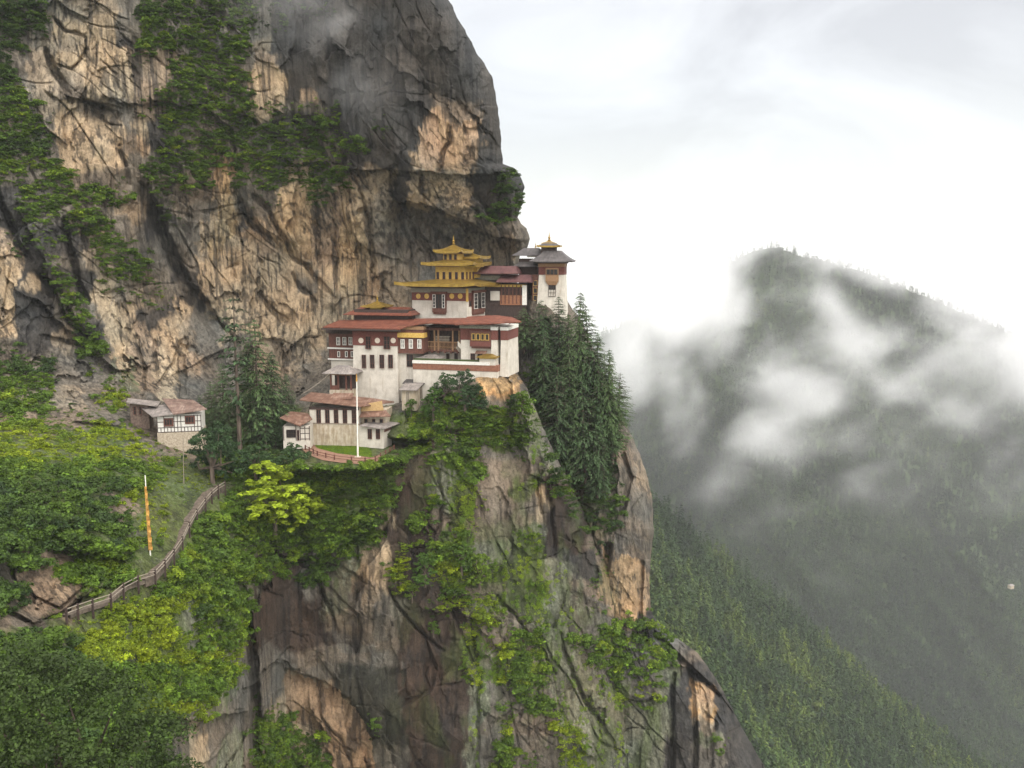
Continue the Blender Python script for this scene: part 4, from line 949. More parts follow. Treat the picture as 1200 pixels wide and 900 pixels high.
class Frame:
    """a building's own axes: x along the front wall (left to right), y inwards, z up; origin at the left front corner"""
    def __init__(s, pxl, pxr, pyb, Yr, yaw, label, cat, name, group=None):
        s.a = a = R(yaw); pr = P(pxr, pyb, Yr); rl = ray(pxl, pyb); r = rl[0] / rl[1]
        s.w = (pr[0] - r * pr[1]) / (math.cos(a) + r * math.sin(a))
        s.o = np.array([pr[0] - s.w * math.cos(a), pr[1] + s.w * math.sin(a), pr[2]])
        s.e = np.array([math.cos(a), -math.sin(a), 0]); s.d = np.array([math.sin(a), math.cos(a), 0])
        s.root = empty(name, tuple(s.o), -a, label, cat, group)
    def hit(s, px, py, n, off):
        r = np.array([float(q) for q in ray(px, py)]); t = (off + s.o @ n) / (r @ n); p = r * t - s.o
        return p @ s.e, p @ s.d, p[2]
    def f(s, px, py, y=0.): x, _, z = s.hit(px, py, s.d, y); return x, z
    def s_(s, px, py, x=None): _, y, z = s.hit(px, py, s.e, s.w if x is None else x); return y, z
    def win_f(s, x0, y0, x1, y1, y=0., nx=1, nz=2, fm=None, pm=None, out=.12, name='window', bar=.07):
        a, zt = s.f(x0, y0, y); b, zb = s.f(x1, y1, y); return window(s.root, a, b, zb, zt, y, 'f', nx, nz, fm or M_TIMB, pm or M_PANE, out, name, bar)
    def win_s(s, x0, y0, x1, y1, x=None, nx=1, nz=2, fm=None, pm=None, out=.12, name='window', bar=.07):
        X = s.w if x is None else x; a, zt = s.s_(x0, y0, X); b, zb = s.s_(x1, y1, X); return window(s.root, a, b, zb, zt, X, 's', nx, nz, fm or M_TIMB, pm or M_PANE, out, name, bar)
def window(root, a, b, z0, z1, off, side, nx, nz, fm, pm, out, name='window', bar=.07):
    """frame with mullions standing proud of the wall, dark pane just behind"""
    fr = MB(); pn_ = MB()
    def bx(mb, u0, u1, w0, w1, q0, q1):     # q: distance out of the wall
        if side == 'f': mb.box(u0, u1, off - q1, off - q0, w0, w1)
        else: mb.box(off + q0, off + q1, u0, u1, w0, w1)
    t = bar; bx(fr, a, b, z1 - t, z1, 0.003, out); bx(fr, a, b, z0, z0 + t, 0.003, out + .04); bx(fr, a, a + t, z0 + t, z1 - t, .003, out); bx(fr, b - t, b, z0 + t, z1 - t, .003, out)
    for k in range(1, nx): u = a + (b - a) * k / nx; bx(fr, u - t * .4, u + t * .4, z0 + t, z1 - t, .003, out * .8)
    for k in range(1, nz): w = z0 + (z1 - z0) * k / nz; bx(fr, a + t, b - t, w - t * .35, w + t * .35, .002, out * .7)
    bx(pn_, a + .02, b - .02, z0 + .02, z1 - .02, .0, .03)
    f = fr.build(name, fm, root); pn_.build('pane', pm, f); return f
def hip_roof(root, x0, x1, y0, y1, z, rise, mat, name='roof', ridge=.0, lift=.0, th=.14, seg=7, conc=.35, edge=None, label=None, inset=.0, top=None):
    """four-sided roof with upturned corners; ridge: half length of the top; slightly hollow slopes"""
    cx, cy = (x0 + x1) / 2, (y0 + y1) / 2; mb = MB(); V = []; rings = 7; per = []
    hx, hy = (x1 - x0) / 2, (y1 - y0) / 2; tx, ty = top if top else (max(ridge, .02), .02)
    for j in range(rings + 1):
        t = j / rings; k = t ** 1.0; ax = hx * (1 - t) + tx * t; ay = hy * (1 - t) + ty * t; zz = z + rise * (t * (1 - conc) + conc * t * t)
        ring = []
        for sx, sy, ex, ey in ((-1, -1, 1, -1), (1, -1, 1, 1), (1, 1, -1, 1), (-1, 1, -1, -1)):
            for q in range(seg):
                u = q / seg; x = sx + (ex - sx) * u; y = sy + (ey - sy) * u; c = (abs(x) * abs(y)) ** 6
                ring.append((cx + ax * x * (1 + .03 * c * (1 - t)), cy + ay * y * (1 + .03 * c * (1 - t)), zz + lift * c * (1 - t) ** 3))
        V += ring
    n = 4 * seg; F = []
    for j in range(rings):
        for q in range(n): F.append((j * n + q, j * n + (q + 1) % n, (j + 1) * n + (q + 1) % n, (j + 1) * n + q))
    F.append(tuple(rings * n + q for q in range(n)))
    m0 = len(V); V += [(v[0], v[1], v[2] - th) for v in V[:n]]; V.append((cx, cy, z - th * .6))
    for q in range(n): F.append((q, m0 + q, m0 + (q + 1) % n, (q + 1) % n)); F.append((m0 + q, m0 + n, m0 + (q + 1) % n))
    o = MB(); o.poly(V, F); ob = o.build(name, mat, root, label)
    if edge:
        e = MB()
        for q in range(n):
            a = Vector(V[q]); b = Vector(V[(q + 1) % n]); d = (a - Vector((cx, cy, a.z))).normalized() * .04; d2 = (b - Vector((cx, cy, b.z))).normalized() * .04
            e.poly([a + d, b + d2, b + d2 + Vector((0, 0, .1)), a + d + Vector((0, 0, .1)), a - Vector((0, 0, th * 1.9)) + d, b - Vector((0, 0, th * 1.9)) + d2], [(0, 1, 2, 3), (4, 5, 1, 0)])
        e.build('roof_edge', edge, ob)
    return ob
def finial(root, x, y, z, h, mat=None):
    p = [(.06, 0), (.30, .02), (.34, .08), (.22, .14), (.12, .2), (.24, .3), (.27, .36), (.16, .44), (.07, .5), (.14, .58), (.08, .66), (.05, .8), (.02, 1.)]
    return MB().lathe([(r * h * .55, z + q * h) for r, q in p], x, y).build('finial', mat or M_GOLD, root)

# ================================================================== the main building under the wide red roof (white keep on its left)
F = Frame(415.5, 466.5, 473, 166, 14, 'large white and maroon monastery building under a wide red sheet roof', 'building', 'monastery_building'); r_ = F.root
zt = F.f(440, 384)[1]; zf = F.f(440, 405)[1]; zb0 = F.f(440, 478)[1] - 3
# keep: battered white tower
dK = 9.; bt = .35
mb = MB(); w = F.w
mb.poly([(-bt, -bt, zb0), (w + bt, -bt, zb0), (w + bt, dK, zb0), (-bt, dK, zb0), (.12, .12, zt), (w - .12, .12, zt), (w - .12, dK, zt), (.12, dK, zt)], [(0, 1, 5, 4), (1, 2, 6, 5), (2, 3, 7, 6), (3, 0, 4, 7), (4, 5, 6, 7)])
mb.build('wall', M_WHITE, r_)
MB().box(-.06, w + .06, -.08, dK, zf, zt - .7).build('frieze', M_FRIEZE, r_)
MB().box(-.16, w + .16, -.22, dK, zt - .7, zt - .25).box(-.3, w + .3, -.4, dK, zt - .25, zt + .05).build('cornice', M_DARK, r_)
for cx in (423.3, 442.5, 461):
    x, z = F.f(cx, 399); MB().disc((x, -.085, z), .52, '-y').build('rosette', M_ROSE, r_)
for a, b in ((424, 429.2), (433.6, 439), (444.8, 450.4), (455, 460.6)): F.win_f(a, 415.6, b, 431.5, -.24, 2, 3)
for a, b in ((428.5, 435.2), (449.8, 457.6)): F.win_f(a, 394, b, 409, -.1, 2, 3, M_TIMB, M_PANE, .3)
# bay beside the keep, over the lit side wall
x1b = F.f(497, 400, .9)[0]
mbx = MB(); zq = F.f(480, 413, .9)[1]; zw = F.f(480, 434)[1] - 8
mbx.box(w - .05, x1b - 2.2, .9, dK, zw, zq); mbx.build('side_wall', M_WHITE, r_)
mb = MB(); z2 = F.f(480, 413.5, .4)[1]; z3 = F.f(480, 395.5, .4)[1]; z4 = F.f(480, 390, .4)[1]; z5 = F.f(480, 384, .4)[1]
mb.box(w + .05, x1b, .45, dK, z2, z3).box(w + .1, x1b - .05, .5, dK, z3, zt); bay = mb.build('window_bay', M_TIMB, r_)
MB().box(w - .05, x1b + .25, .1, 2, z3, z4).build('gilded_cornice', M_OCHRE, bay); MB().box(w + .06, x1b + .1, .3, 2, z5 - .35, z5 + .25).build('painted_beam', M_PAINTED, bay)
MB().box(w + .05, x1b + .1, .3, .6, z2 - .12, z2 + .22).build('sill', M_TIMB, bay)
for a in (469.6, 479.2, 489.2): F.win_f(a, 397.5, a + 4.8, 408.5, .45, 2, 2, M_FRAME, M_PANE, .14, bar=.16)
F.win_f(476.6, 415, 484.5, 430, .9, 2, 2)
# recessed left wing
xl = F.f(388, 420, 3.)[0]
zl0 = F.f(400, 421, 3.)[1]; zl1 = F.f(400, 429, 3.)[1]
MB().box(xl, .3, 3., dK, zl1 - 6, zl0).build('left_wing_wall', M_WHITE, r_)
lw = MB().box(xl - .3, .25, 2.8, dK, zl0, zt - .3).build('left_wing', M_TIMB, r_)
MB().box(xl - .5, .2, 2.55, 3.2, zl0 - .1, zl0 + .15).box(xl - .5, .2, 2.5, 3.2, F.f(400, 408.5, 2.6)[1] - .1, F.f(400, 408.5, 2.6)[1] + .18).build('beam', M_FRAME, lw)
MB().box(xl - .6, .2, 2.3, 3.2, zt - 1.5, zt - .2).build('cornice', M_DARK, r_)
for a in (394.2, 401.4, 408.6): F.win_f(a, 395, a + 4.6, 404.5, 2.8, 2, 2, M_FRAME, M_PANE, .12, bar=.14)
for a in (395.5, 404.4, 411.2): F.win_f(a, 411.5, a + 3.2, 418.5, 2.8, 1, 1, M_FRAME, M_PANE, .1, bar=.12)
# right part: gallery, stair, window bay and white corner (own depths)
yG = 3.2
xg0 = x1b - .4; xg1 = F.f(541, 400, yG)[0]
zg0 = F.f(515, 411, yG)[1]; zg1 = F.f(515, 386, yG)[1]; zc = F.f(515, 424, yG)[1]
MB().box(xg0, xg1, yG + 1.6, dK + 3, zc - .3, zg0 + .4).build('court_wall', M_WHITE, r_)
MB().box(xg0, xg1, yG + 1.5, dK + 3, zg0, zt + .3).build('gallery_back', M_DARK, r_)
gal = MB().box(xg0, xg1, yG - .1, yG + 1.6, zg0 - .15, zg0 + .25).box(xg0, xg1, yG - .1, yG + 1.6, zt - .55, zt - .05).build('gallery', M_TIMB, r_)
rl = MB(); zr1 = F.f(515, 401, yG)[1]; zr2 = F.f(515, 394.5, yG)[1]
n_ = 26
for k in range(n_ + 1):
    x = xg0 + (xg1 - xg0 - .2) * k / n_; rl.box(x, x + .09, yG - .16, yG - .08, zg0 + .25, zr1)
rl.box(xg0, xg1, yG - .2, yG - .04, zr1, zr1 + .16).box(xg0, xg1, yG - .2, yG - .04, zg0 + .7, zg0 + .8).build('railing', M_PAINTED, gal)
lt = MB().box(xg0 + 1.6, xg1 - 2.2, yG - .18, yG - .06, zr2, zr2 + .12)
for k in range(18):
    x = xg0 + 1.7 + (xg1 - xg0 - 4.2) * k / 17.; lt.box(x, x + .07, yG - .16, yG - .08, zr1 + .16, zr2); lt.disc((x + .1, yG - .16, (zr1 + zr2) / 2), .09, '-y', .05, 6)
lt.build('lattice', M_GREYW, gal)
for px_ in (497, 509.5, 514, 531, 538.5):
    x = F.f(px_, 400, yG)[0]; MB().box(x - .14, x + .14, yG - .25, yG + .05, zg0, zt - .5).build('post', M_PAINTED, gal)
for k in range(5): x = xg0 + 1 + k * (xg1 - xg0 - 2) / 4; F_ = MB().box(x, x + .35, yG - .3, yG + 1.4, zg0 - .4, zg0 - .15).build('bracket', M_TIMB, gal)
for px_ in (525, 534.5):
    x, z = F.f(px_, 419, yG + 1.6); MB().box(x - .32, x + .32, yG + 1.5, yG + 1.65, z - .8, z + .8).build('doorway', M_DARK, r_)
# stair up to the gallery
s0 = np.array(F.f(552, 423.5, yG - 1.6)); s1 = np.array(F.f(538.5, 405, yG - .4)); st = MB()
for k in range(12):
    x = s0[0] + (s1[0] - s0[0]) * k / 12; z = s0[1] + (s1[1] - s0[1]) * k / 12; st.box(x - .5, x + .1, yG - 1.7, yG - .3, z - .3, z + .18)
st.build('stair', M_GREYW, r_)
MB().slab((s0[0] + .25, yG - 1.8, s0[1] + .9), (s0[0] + .25, yG - 1.65, s0[1] + .9), (s1[0] + .1, yG - 1.65, s1[1] + 1.), (s1[0] + .1, yG - 1.8, s1[1] + 1.), .9).build('stair_wall', M_WHITE, r_)
# right wing
yR = 1.2
xr0 = F.f(540, 400, yR)[0]; xr1 = F.f(576, 400, yR)[0]; zr0 = F.f(560, 434, yR)[1] - 1; zrt = F.f(560, 381, yR)[1]; zrf = F.f(560, 398.5, yR)[1]
MB().box(xr0, xr1 + .2, yR, dK + 4, zr0, zrt).build('right_wing_wall', M_WHITE, r_)
MB().box(xr0 - .05, xr1 + .1, yR - .08, yR + 1, zrf, zrt - .55).build('frieze', M_FRIEZE, r_)
MB().box(xr0 - .1, xr1 + .6, yR - .5, yR + 1, zrt - .6, zrt - .1).build('cornice', M_CORN, r_)
a, zt_ = F.f(550.5, 388, yR - .9); b, zb_ = F.f(575, 407, yR - .9)
ob = MB().box(a, b, yR - .8, yR + .2, zb_, zt_ - .35).box(a - .1, b + .1, yR - .95, yR + .2, zt_ - .35, zt_).box(a + .2, b - .2, yR - .6, yR + .1, zb_ - .3, zb_).build('oriel', M_TIMB, r_)
for k in range(4):
    u0 = a + .25 + (b - a - .5) * k / 4; window(ob, u0 + .1, u0 + (b - a - .5) / 4 - .08, zb_ + 1.25, zt_ - .45, yR - .8, 'f', 1, 1, M_OCHRE, M_PANE, .1, 'window', .09)
MB().box(a - .02, b + .02, yR - .88, yR - .78, zb_ + .12, zb_ + .95).build('panel', M_FRIEZE, ob)
for (q0, q1, yy) in ((576, 582.6, .5), (587, 594.8, .9)):
    u0, zz0 = F.f(q0, 428, yy); u1, _ = F.f(q1, 428, yy); zz0 = zr0; cz0 = F.f(585, 398.5, yy)[1]; cz1 = F.f(585, 387, yy)[1]; cz2 = F.f(585, 383, yy)[1]
    cn = MB(); cn.poly([(u0 - .15, yy - .2, zz0), (u1 + .2, yy - .2, zz0), (u1 + .2, 9, zz0), (u0 - .15, 9, zz0), (u0, yy, cz0), (u1, yy, cz0), (u1, 9, cz0), (u0, 9, cz0)], [(0, 1, 5, 4), (1, 2, 6, 5), (2, 3, 7, 6), (3, 0, 4, 7), (4, 5, 6, 7)])
    cn.build('corner_pier', M_WHITE, r_); MB().box(u0 - .06, u1 + .06, yy - .06, 9, cz0, cz1).build('pier_band', M_FRIEZE, r_); MB().box(u0 - .12, u1 + .12, yy - .12, 9, cz1, cz2).build('pier_cap', M_FRAME, r_)
F.win_f(551.5, 414, 557, 422.5, yR, 2, 2); F.win_f(559.5, 413.5, 566, 423, yR, 2, 2, M_PAINTED)
u0, z0_ = F.f(557.5, 411.5, yR - .6); u1, z1_ = F.f(570, 414, yR - .6); MB().slab((u0, yR - 1.1, z0_ - .3), (u1, yR - 1.1, z0_ - .3), (u1, yR, z0_ + .1), (u0, yR, z0_ + .1), .15).build('awning', M_ROOFO, r_)
# the wide red roof, in local coordinates, eaves measured in the photo
def L3(px, py, y): x, z = F.f(px, py, y); return (x, y, z)
def roof_plane(pts, mat, name, lab=None, th=.16, parent=None):
    v = [Vector(p) for p in pts]; mb = MB(); n = len(v)
    mb.poly(v + [p - Vector((0, 0, th)) for p in v], [tuple(range(n)), tuple(range(2 * n - 1, n - 1, -1))] + [(k, n + k, n + (k + 1) % n, (k + 1) % n) for k in range(n)])
    return mb.build(name, mat, parent or r_, lab)
eL = L3(378, 383, -.9); eM = L3(468, 385.5, -1.6); ridgeL = L3(398, 375, 8.); ridgeM = L3(484, 373.5, 8.5); e2 = L3(499, 377.6, .6); rM2 = L3(548, 372.5, 9.)
rf = roof_plane([eL, eM, L3(484, 379.5, 1.4), ridgeM, L3(440, 374, 8.2), ridgeL], M_ROOF, 'roof')
roof_plane([L3(478, 381.8, -.2), L3(499, 378., .5), L3(541, 379.5, .4), rM2, L3(486, 373.2, 8.6)], M_ROOF, 'upper_roof', th=.2)
roof_plane([L3(533, 380, -.7), L3(574, 378.8, -1.), L3(611, 376.6, .5), L3(600, 371.5, 7), L3(583, 369.5, 8), L3(560, 370, 8), L3(548, 371, 7.5)], M_ROOF, 'upper_roof', th=.2)
MB().box(eL[0], eM[0], -1.6, -.8, eM[2] - .45, eM[2] - .17).build('eave_beam', M_DARK, r_)
# upper tier of that roof with its small gilded lantern
yT = 7.5
a0, zu = F.f(409, 373, yT); b0, _ = F.f(480, 373, yT); zz1 = F.f(440, 363, yT)[1]
ur = MB().box(a0 + 1, b0 - .5, yT + .3, yT + 5, zu - 1.5, zz1).build('attic', M_DARK, r_)
hip_roof(r_, a0 - .6, b0 + .6, yT - .8, yT + 8, F.f(440, 368.5, yT)[1], 1.3, M_ROOF, 'attic_roof', top=(5, .5), conc=.1, th=.15)
lx, lz = F.f(442, 365, yT + 2.5); lan = MB().box(lx - 1.1, lx + 1.1, yT + 1.6, yT + 3.6, lz - .6, lz + .95).build('lantern', M_OCHRE, r_)
MB().box(lx - 1.3, lx + 1.3, yT + 1.4, yT + 3.8, lz - .7, lz - .2).build('lantern_base', M_FRIEZE, lan)
hip_roof(lan, lx - 2.5, lx + 2.5, yT + .2, yT + 5.2, lz + 1.0, 1.15, M_GOLD, 'roof', lift=.25); finial(lan, lx, yT + 2.7, lz + 2.1, 1.3)
# small canopy in the court and a small gilded shrine
u, z = F.f(505, 417.5, 1.6); cp = empty('court_canopy', tuple(F.o + F.e * u + F.d * 1.6 + np.array([0, 0, z - 1.2])), -F.a, 'small grey canopy on posts in the temple court', 'canopy')
hip_roof(cp, -2.5, 2.5, -1.2, 1.6, 1.0, .55, M_ROOFG, 'roof', ridge=.8, conc=.1, th=.08)
for x in (-1.7, 1.7):
    for y in (-.7, 1.1): MB().box(x - .08, x + .08, y - .08, y + .08, -.9, 1.0).build('post', M_DARK, cp)
u, z = F.f(571, 427, -.6); sh = empty('gilded_shrine', tuple(F.o + F.e * u + F.d * -.6 + np.array([0, 0, z])), -F.a, 'small white shrine with a flat gilded roof at the end of the court wall', 'shrine')
MB().box(-1.5, 1.5, 0, 2.2, -.2, 1.35).build('wall', M_WHITE, sh); MB().box(-1.55, 1.55, -.05, 2.25, 1.0, 1.35).build('band', M_OCHRE, sh); hip_roof(sh, -2., 2., -.5, 2.7, 1.36, .5, M_GOLD, 'roof', ridge=.7, conc=.1, th=.1)
# terrace wall in front
yW = -.7
u0, zw0 = F.f(484, 425.5, yW); u1, _ = F.f(583, 425.5, yW); zw1 = F.f(530, 434, yW)[1]; zw2 = F.f(530, 452, yW)[1] - 5; zc0 = F.f(530, 423.8, yW)[1]
tw = empty('terrace_wall', tuple(F.o), -F.a, 'long white terrace wall with a red-brown band below the temple court', 'wall')
MB().box(u0, u1, yW, yW + 4.5, zw2, zw1).build('wall_base', M_WHITE, tw, ); MB().box(u0 - .05, u1 + .05, yW - .08, yW + 4.45, zw1, zw0).build('band', simple('terracotta_band', (.15, .062, .04), (.26, .12, .075), 3), tw)
MB().box(u0 - .1, u1 - 1.5, yW - .14, yW + .35, zw0, zc0 + .05).build('coping', M_FRAME, tw)
hedge = MB().box(u0, u1 - 2, yW + .4, yW + 1., zw0 + .002, zc0 + .35).build('planting_strip', simple('low_hedge', (.03, .045, .02), (.07, .09, .03), 6, 1.), tw)

# ================================================================== golden-roofed temple
G = Frame(483.5, 547, 371, 174, 21, 'tall white temple with tiered golden roofs, the highest at the cliff foot', 'temple', 'golden_temple'); g_ = G.root
w = G.w; dG = abs(G.s_(575, 368)[0]); zf0 = G.f(515, 352.3)[1]; zf1 = G.f(515, 343)[1]; zf2 = G.f(515, 336.5)[1]; zb = -4.
mb = MB(); mb.poly([(-.15, -.15, zb), (w + .15, -.15, zb), (w + .15, dG, zb), (-.15, dG, zb), (.05, .05, zf2), (w - .05, .05, zf2), (w - .05, dG, zf2), (.05, dG, zf2)], [(0, 1, 5, 4), (1, 2, 6, 5), (2, 3, 7, 6), (3, 0, 4, 7), (4, 5, 6, 7)]); mb.build('wall', M_WHITE, g_)
MB().box(-.06, w + .06, -.07, dG + .05, zf0, zf1).build('frieze', M_FRIEZE, g_); MB().box(-.12, w + .12, -.14, dG + .1, zf1, zf2 - .1).build('cornice', M_CORN, g_)
MB().box(-.02, w + .02, -.32, dG + .1, zf2 - .1, zf2 + .35).build('eave_beam', M_DARK, g_)
for cx in (490.5, 500.3, 529.7, 539.5): x, z = G.f(cx, 347); MB().disc((x, -.075, z), .52, '-y').build('rosette', M_OCHRE, g_)
def oriel(FR, x0, y0, x1, y1, side, nx, nz):
    if side == 'f': a, zt = FR.f(x0, y0, -.5); b, zb = FR.f(x1, y1, -.5); o = MB().box(a, b, -.5, .1, zb, zt).box(a + .15, b - .15, -.35, .1, zb - .35, zb).box(a - .25, b + .25, -.75, .1, zt, zt + .4).build('oriel', M_TIMB, FR.root); off = -.5
    else: a, zt = FR.s_(x0, y0, FR.w + .5); b, zb = FR.s_(x1, y1, FR.w + .5); o = MB().box(FR.w - .1, FR.w + .5, a, b, zb, zt).box(FR.w - .1, FR.w + .35, a + .15, b - .15, zb - .35, zb).box(FR.w - .1, FR.w + .75, a - .25, b + .25, zt, zt + .4).build('oriel', M_TIMB, FR.root); off = FR.w + .5
    wd = (b - a); 
    for k in range(nx):
        u0 = a + .1 + (wd - .2) * k / nx; u1 = a + .1 + (wd - .2) * (k + 1) / nx
        edge = k in (0, nx - 1)
        window(o, u0 + .03, u1 - .03, zb + .9, zt - .15, off, side, 1, 4 if edge else 3, M_FRAME if edge else M_DARK, M_PANE, .08, 'window', .09 if edge else .06)
    return o
oriel(G, 506.3, 344, 522.3, 366.5, 'f', 4, 3); oriel(G, 555, 343, 568.5, 365.5, 's', 3, 3)
for a, b in ((549.3, 552.3), (571.3, 574)): G.win_s(a, 348, b, 359, None, 1, 2)
x, z = G.s_(549, 343); MB().box(w - .1, w + .16, -.15, .5, zf0 - .1, zf2 + .05).build('gilded_corner', M_OCHRE, g_)
# tier roofs: big golden roof
ex = 3.3
z1 = G.f(505, 332.5, -ex)[1]; xl = G.f(464, 330, -ex)[0]; xr = w + 3.0
zc_ = zf2 + .35
hip_roof(g_, xl, xr, -ex, dG + 3, max(zc_ + .1, z1 - .1), .75, M_GOLD, 'golden_roof', lift=.35, th=.26, edge=M_GOLD, top=(3.4, 3.4), conc=.1)
MB().poly([(xl + .5, -ex + .4, max(zc_ + .1, z1 - .1) - .2), (xr - .5, -ex + .4, max(zc_ + .1, z1 - .1) - .2), (xr - .5, dG + 2.6, max(zc_ + .1, z1 - .1) - .2), (xl + .5, dG + 2.6, max(zc_ + .1, z1 - .1) - .2), (-.1, -.1, zf2 - .2), (w + .1, -.1, zf2 - .2), (w + .1, dG, zf2 - .2), (-.1, dG, zf2 - .2)], [(0, 1, 5, 4), (1, 2, 6, 5), (2, 3, 7, 6), (3, 0, 4, 7)]).build('soffit', M_DARK, g_)
# second tier
yc2 = dG / 2; y2 = yc2 - 2.4
a, zb2 = G.f(510.5, 326.5, y2); b, _ = G.f(545, 326.5, y2); zt2 = G.f(528, 312, y2)[1]
t2 = MB().box(a, b, y2, y2 + 4.8, zb2 - 1.5, zt2 + .6).build('middle_tier', M_OCHRE, g_)
MB().box(a - .12, b + .12, y2 - .12, y2 + 4.9, zt2 - .1, zt2 + .5).build('cornice', M_PAINTED, t2)
for k in range(5):
    u = a + .5 + (b - a - 1.0) * k / 4; window(t2, u - .3, u + .3, zb2 - .1, zb2 + 1.35, y2, 'f', 1, 1, M_FRIEZE, M_PANE, .08, 'window', .08)
for k in range(3):
    u = y2 + .8 + 3.2 * k / 2; window(t2, u - .3, u + .3, zb2 - .1, zb2 + 1.35, b, 's', 1, 1, M_FRIEZE, M_PANE, .08, 'window', .08)
a3, z3_ = G.f(495, 308.8, y2 - 2); b3, _ = G.f(551, 308.8, y2 - 2)
hip_roof(g_, a3, b3 + .6, y2 - 2.2, y2 + 7, z3_, .75, M_GOLD, 'middle_roof', lift=.25, th=.24, edge=M_GOLD, top=(1.8, 1.8), conc=.1)
MB().poly([(a3 + .5, y2 - 1.8, z3_ - .15), (b3 + .2, y2 - 1.8, z3_ - .15), (b3 + .2, y2 + 6.6, z3_ - .15), (a3 + .5, y2 + 6.6, z3_ - .15), (a, y2, zt2 + .3), (b, y2, zt2 + .3), (b, y2 + 4.8, zt2 + .3), (a, y2 + 4.8, zt2 + .3)], [(0, 1, 5, 4), (1, 2, 6, 5), (2, 3, 7, 6), (3, 0, 4, 7)]).build('soffit', M_DARK, g_)
x, z = G.f(546, 313, y2 - .5); MB().box(x - 1.2, x + 2.4, y2 - .8, y2 + 3, z, z + .3).build('ledge', M_GOLD, g_)
# top lantern
y3 = y2 + .8
a, zb3 = G.f(519.5, 305, y3); b, _ = G.f(536.5, 305, y3); zt3 = G.f(528, 296.5, y3)[1]
t3 = MB().box(a, b, y3, y3 + 3., zb3 - .8, zt3 + .3).build('top_lantern', M_OCHRE, g_)
for k in range(3):
    u = a + .5 + (b - a - 1.0) * k / 2; window(t3, u - .28, u + .28, zb3 + .1, zt3 - .25, y3, 'f', 1, 1, M_FRIEZE, M_PANE, .08, 'window', .07)
MB().box(a - .2, b + .2, y3 - .2, y3 + 3.2, zt3 - .15, zt3 + .25).build('cornice', M_PAINTED, t3)
mx = (a + b) / 2; my = y3 + 1.5
hip_roof(g_, mx - 3.0, mx + 3.0, my - 3.0, my + 3.0, zt3 + .3, 1.5, M_GOLD, 'top_roof', lift=.4, th=.2, edge=M_GOLD, conc=.5); finial(g_, mx, my, zt3 + 1.75, 1.9)
# second golden lantern behind right
N2 = empty('small_golden_pavilion', tuple(PV(554, 308, 184)), -G.a, 'small golden roofed pavilion behind the tiered temple roof', 'pavilion')
MB().box(-1.6, 1.6, -1.6, 1.6, -3, 1.1).build('wall', M_OCHRE, N2); hip_roof(N2, -2.7, 2.7, -2.7, 2.7, 1.15, .8, M_GOLD, 'roof', lift=.25, th=.2, edge=M_GOLD, conc=.4); finial(N2, 0, 0, 1.9, 1.0)

# ================================================================== hall behind, dark red roofs
H_ = Frame(575, 615, 355, 181, 10, 'long timber prayer hall with maroon roofs tucked behind the golden temple', 'hall', 'prayer_hall'); h_ = H_.root
w = H_.w; zt = H_.f(595, 334)[1]
MB().box(-6, w, 0, 7, -6, zt + .2).build('wall', M_DARK, h_); MB().box(0, w * .27, -.3, 1, H_.f(580, 352)[1], H_.f(580, 341)[1]).build('white_block', M_WHITE, h_)
MB().box(-6, w + .1, -.25, 1, zt - .4, zt + .1).build('cornice', M_OCHRE, h_)
MB().box(w * .28, w - .2, -.2, 0, H_.f(600, 354)[1] - .6, H_.f(600, 346)[1]).build('parapet', simple('red_ochre_panel', (.20, .075, .04), (.34, .17, .09), 6), h_)
for k in range(6):
    x = w * .32 + (w * .56) * k / 5; MB().box(x - .1, x + .1, -.3, -.1, -.2, zt).build('post', M_TIMB, h_)
for k in range(5):
    x = w * .32 + (w * .56) * k / 5; window(h_, x + .22, x + w * .112 - .22, H_.f(600, 345)[1], zt - .6, -.02, 'f', 1, 2, M_TIMB, M_PANE, .08, 'window', .07)
MB().box(w - .45, w + .35, -.6, .5, -.4, zt).build('white_post', M_FRAME, h_)
zr = H_.f(600, 330, -2.)[1]
hip_roof(h_, H_.f(582, 330, -2)[0], H_.f(622, 330, -2)[0], -2., 7, zr, 1.3, M_ROOFP, 'lower_roof', conc=.1, th=.2, top=(3, 1.4))
zr = H_.f(575, 319.5, 0)[1]; MB().box(H_.f(548, 325, 1)[0], H_.f(594, 325, 1)[0], 1.2, 6, zr - 3., zr).build('upper_wall', M_DARK, h_)
MB().box(H_.f(545, 322, .8)[0], H_.f(594, 322, .8)[0], .9, 1.3, zr - 1.5, zr - .6).build('upper_cornice', M_CORN, h_)
hip_roof(h_, H_.f(540, 319, -1.2)[0], H_.f(606, 319, -1.2)[0], -1.2, 8.5, zr - .05, 1.35, M_ROOFP, 'upper_roof', conc=.1, th=.22, top=(5, 2.))

# ================================================================== tower temple on the spur
T = Frame(630.5, 661.5, 356, 182, 8, 'white tower temple with dark hipped roof standing alone on the crag edge', 'temple', 'tower_temple'); t_ = T.root
w = T.w; zt = T.f(645, 312)[1]; zf = T.f(645, 322)[1]
mb = MB(); mb.poly([(-.35, -.3, -3), (w + .35, -.3, -3), (w + .35, 6, -3), (-.35, 6, -3), (.25, .1, zt), (w - .25, .1, zt), (w - .25, 6, zt), (.25, 6, zt)], [(0, 1, 5, 4), (1, 2, 6, 5), (2, 3, 7, 6), (3, 0, 4, 7), (4, 5, 6, 7)]); mb.build('wall', M_WHITE, t_)
MB().box(.08, w - .08, -.05, 6.1, zf, zt - .1).build('frieze', M_FRIEZE, t_); MB().box(0, w, -.25, 6.2, zt - .1, zt + .55).build('cornice', M_PAINTED, t_); MB().box(-.25, w + .25, -.5, 6.3, zt + .55, zt + 1.1).build('eave_beam', M_DARK, t_)
a, z1 = T.f(639.4, 314, -.5); b, z0 = T.f(654.4, 333, -.5)
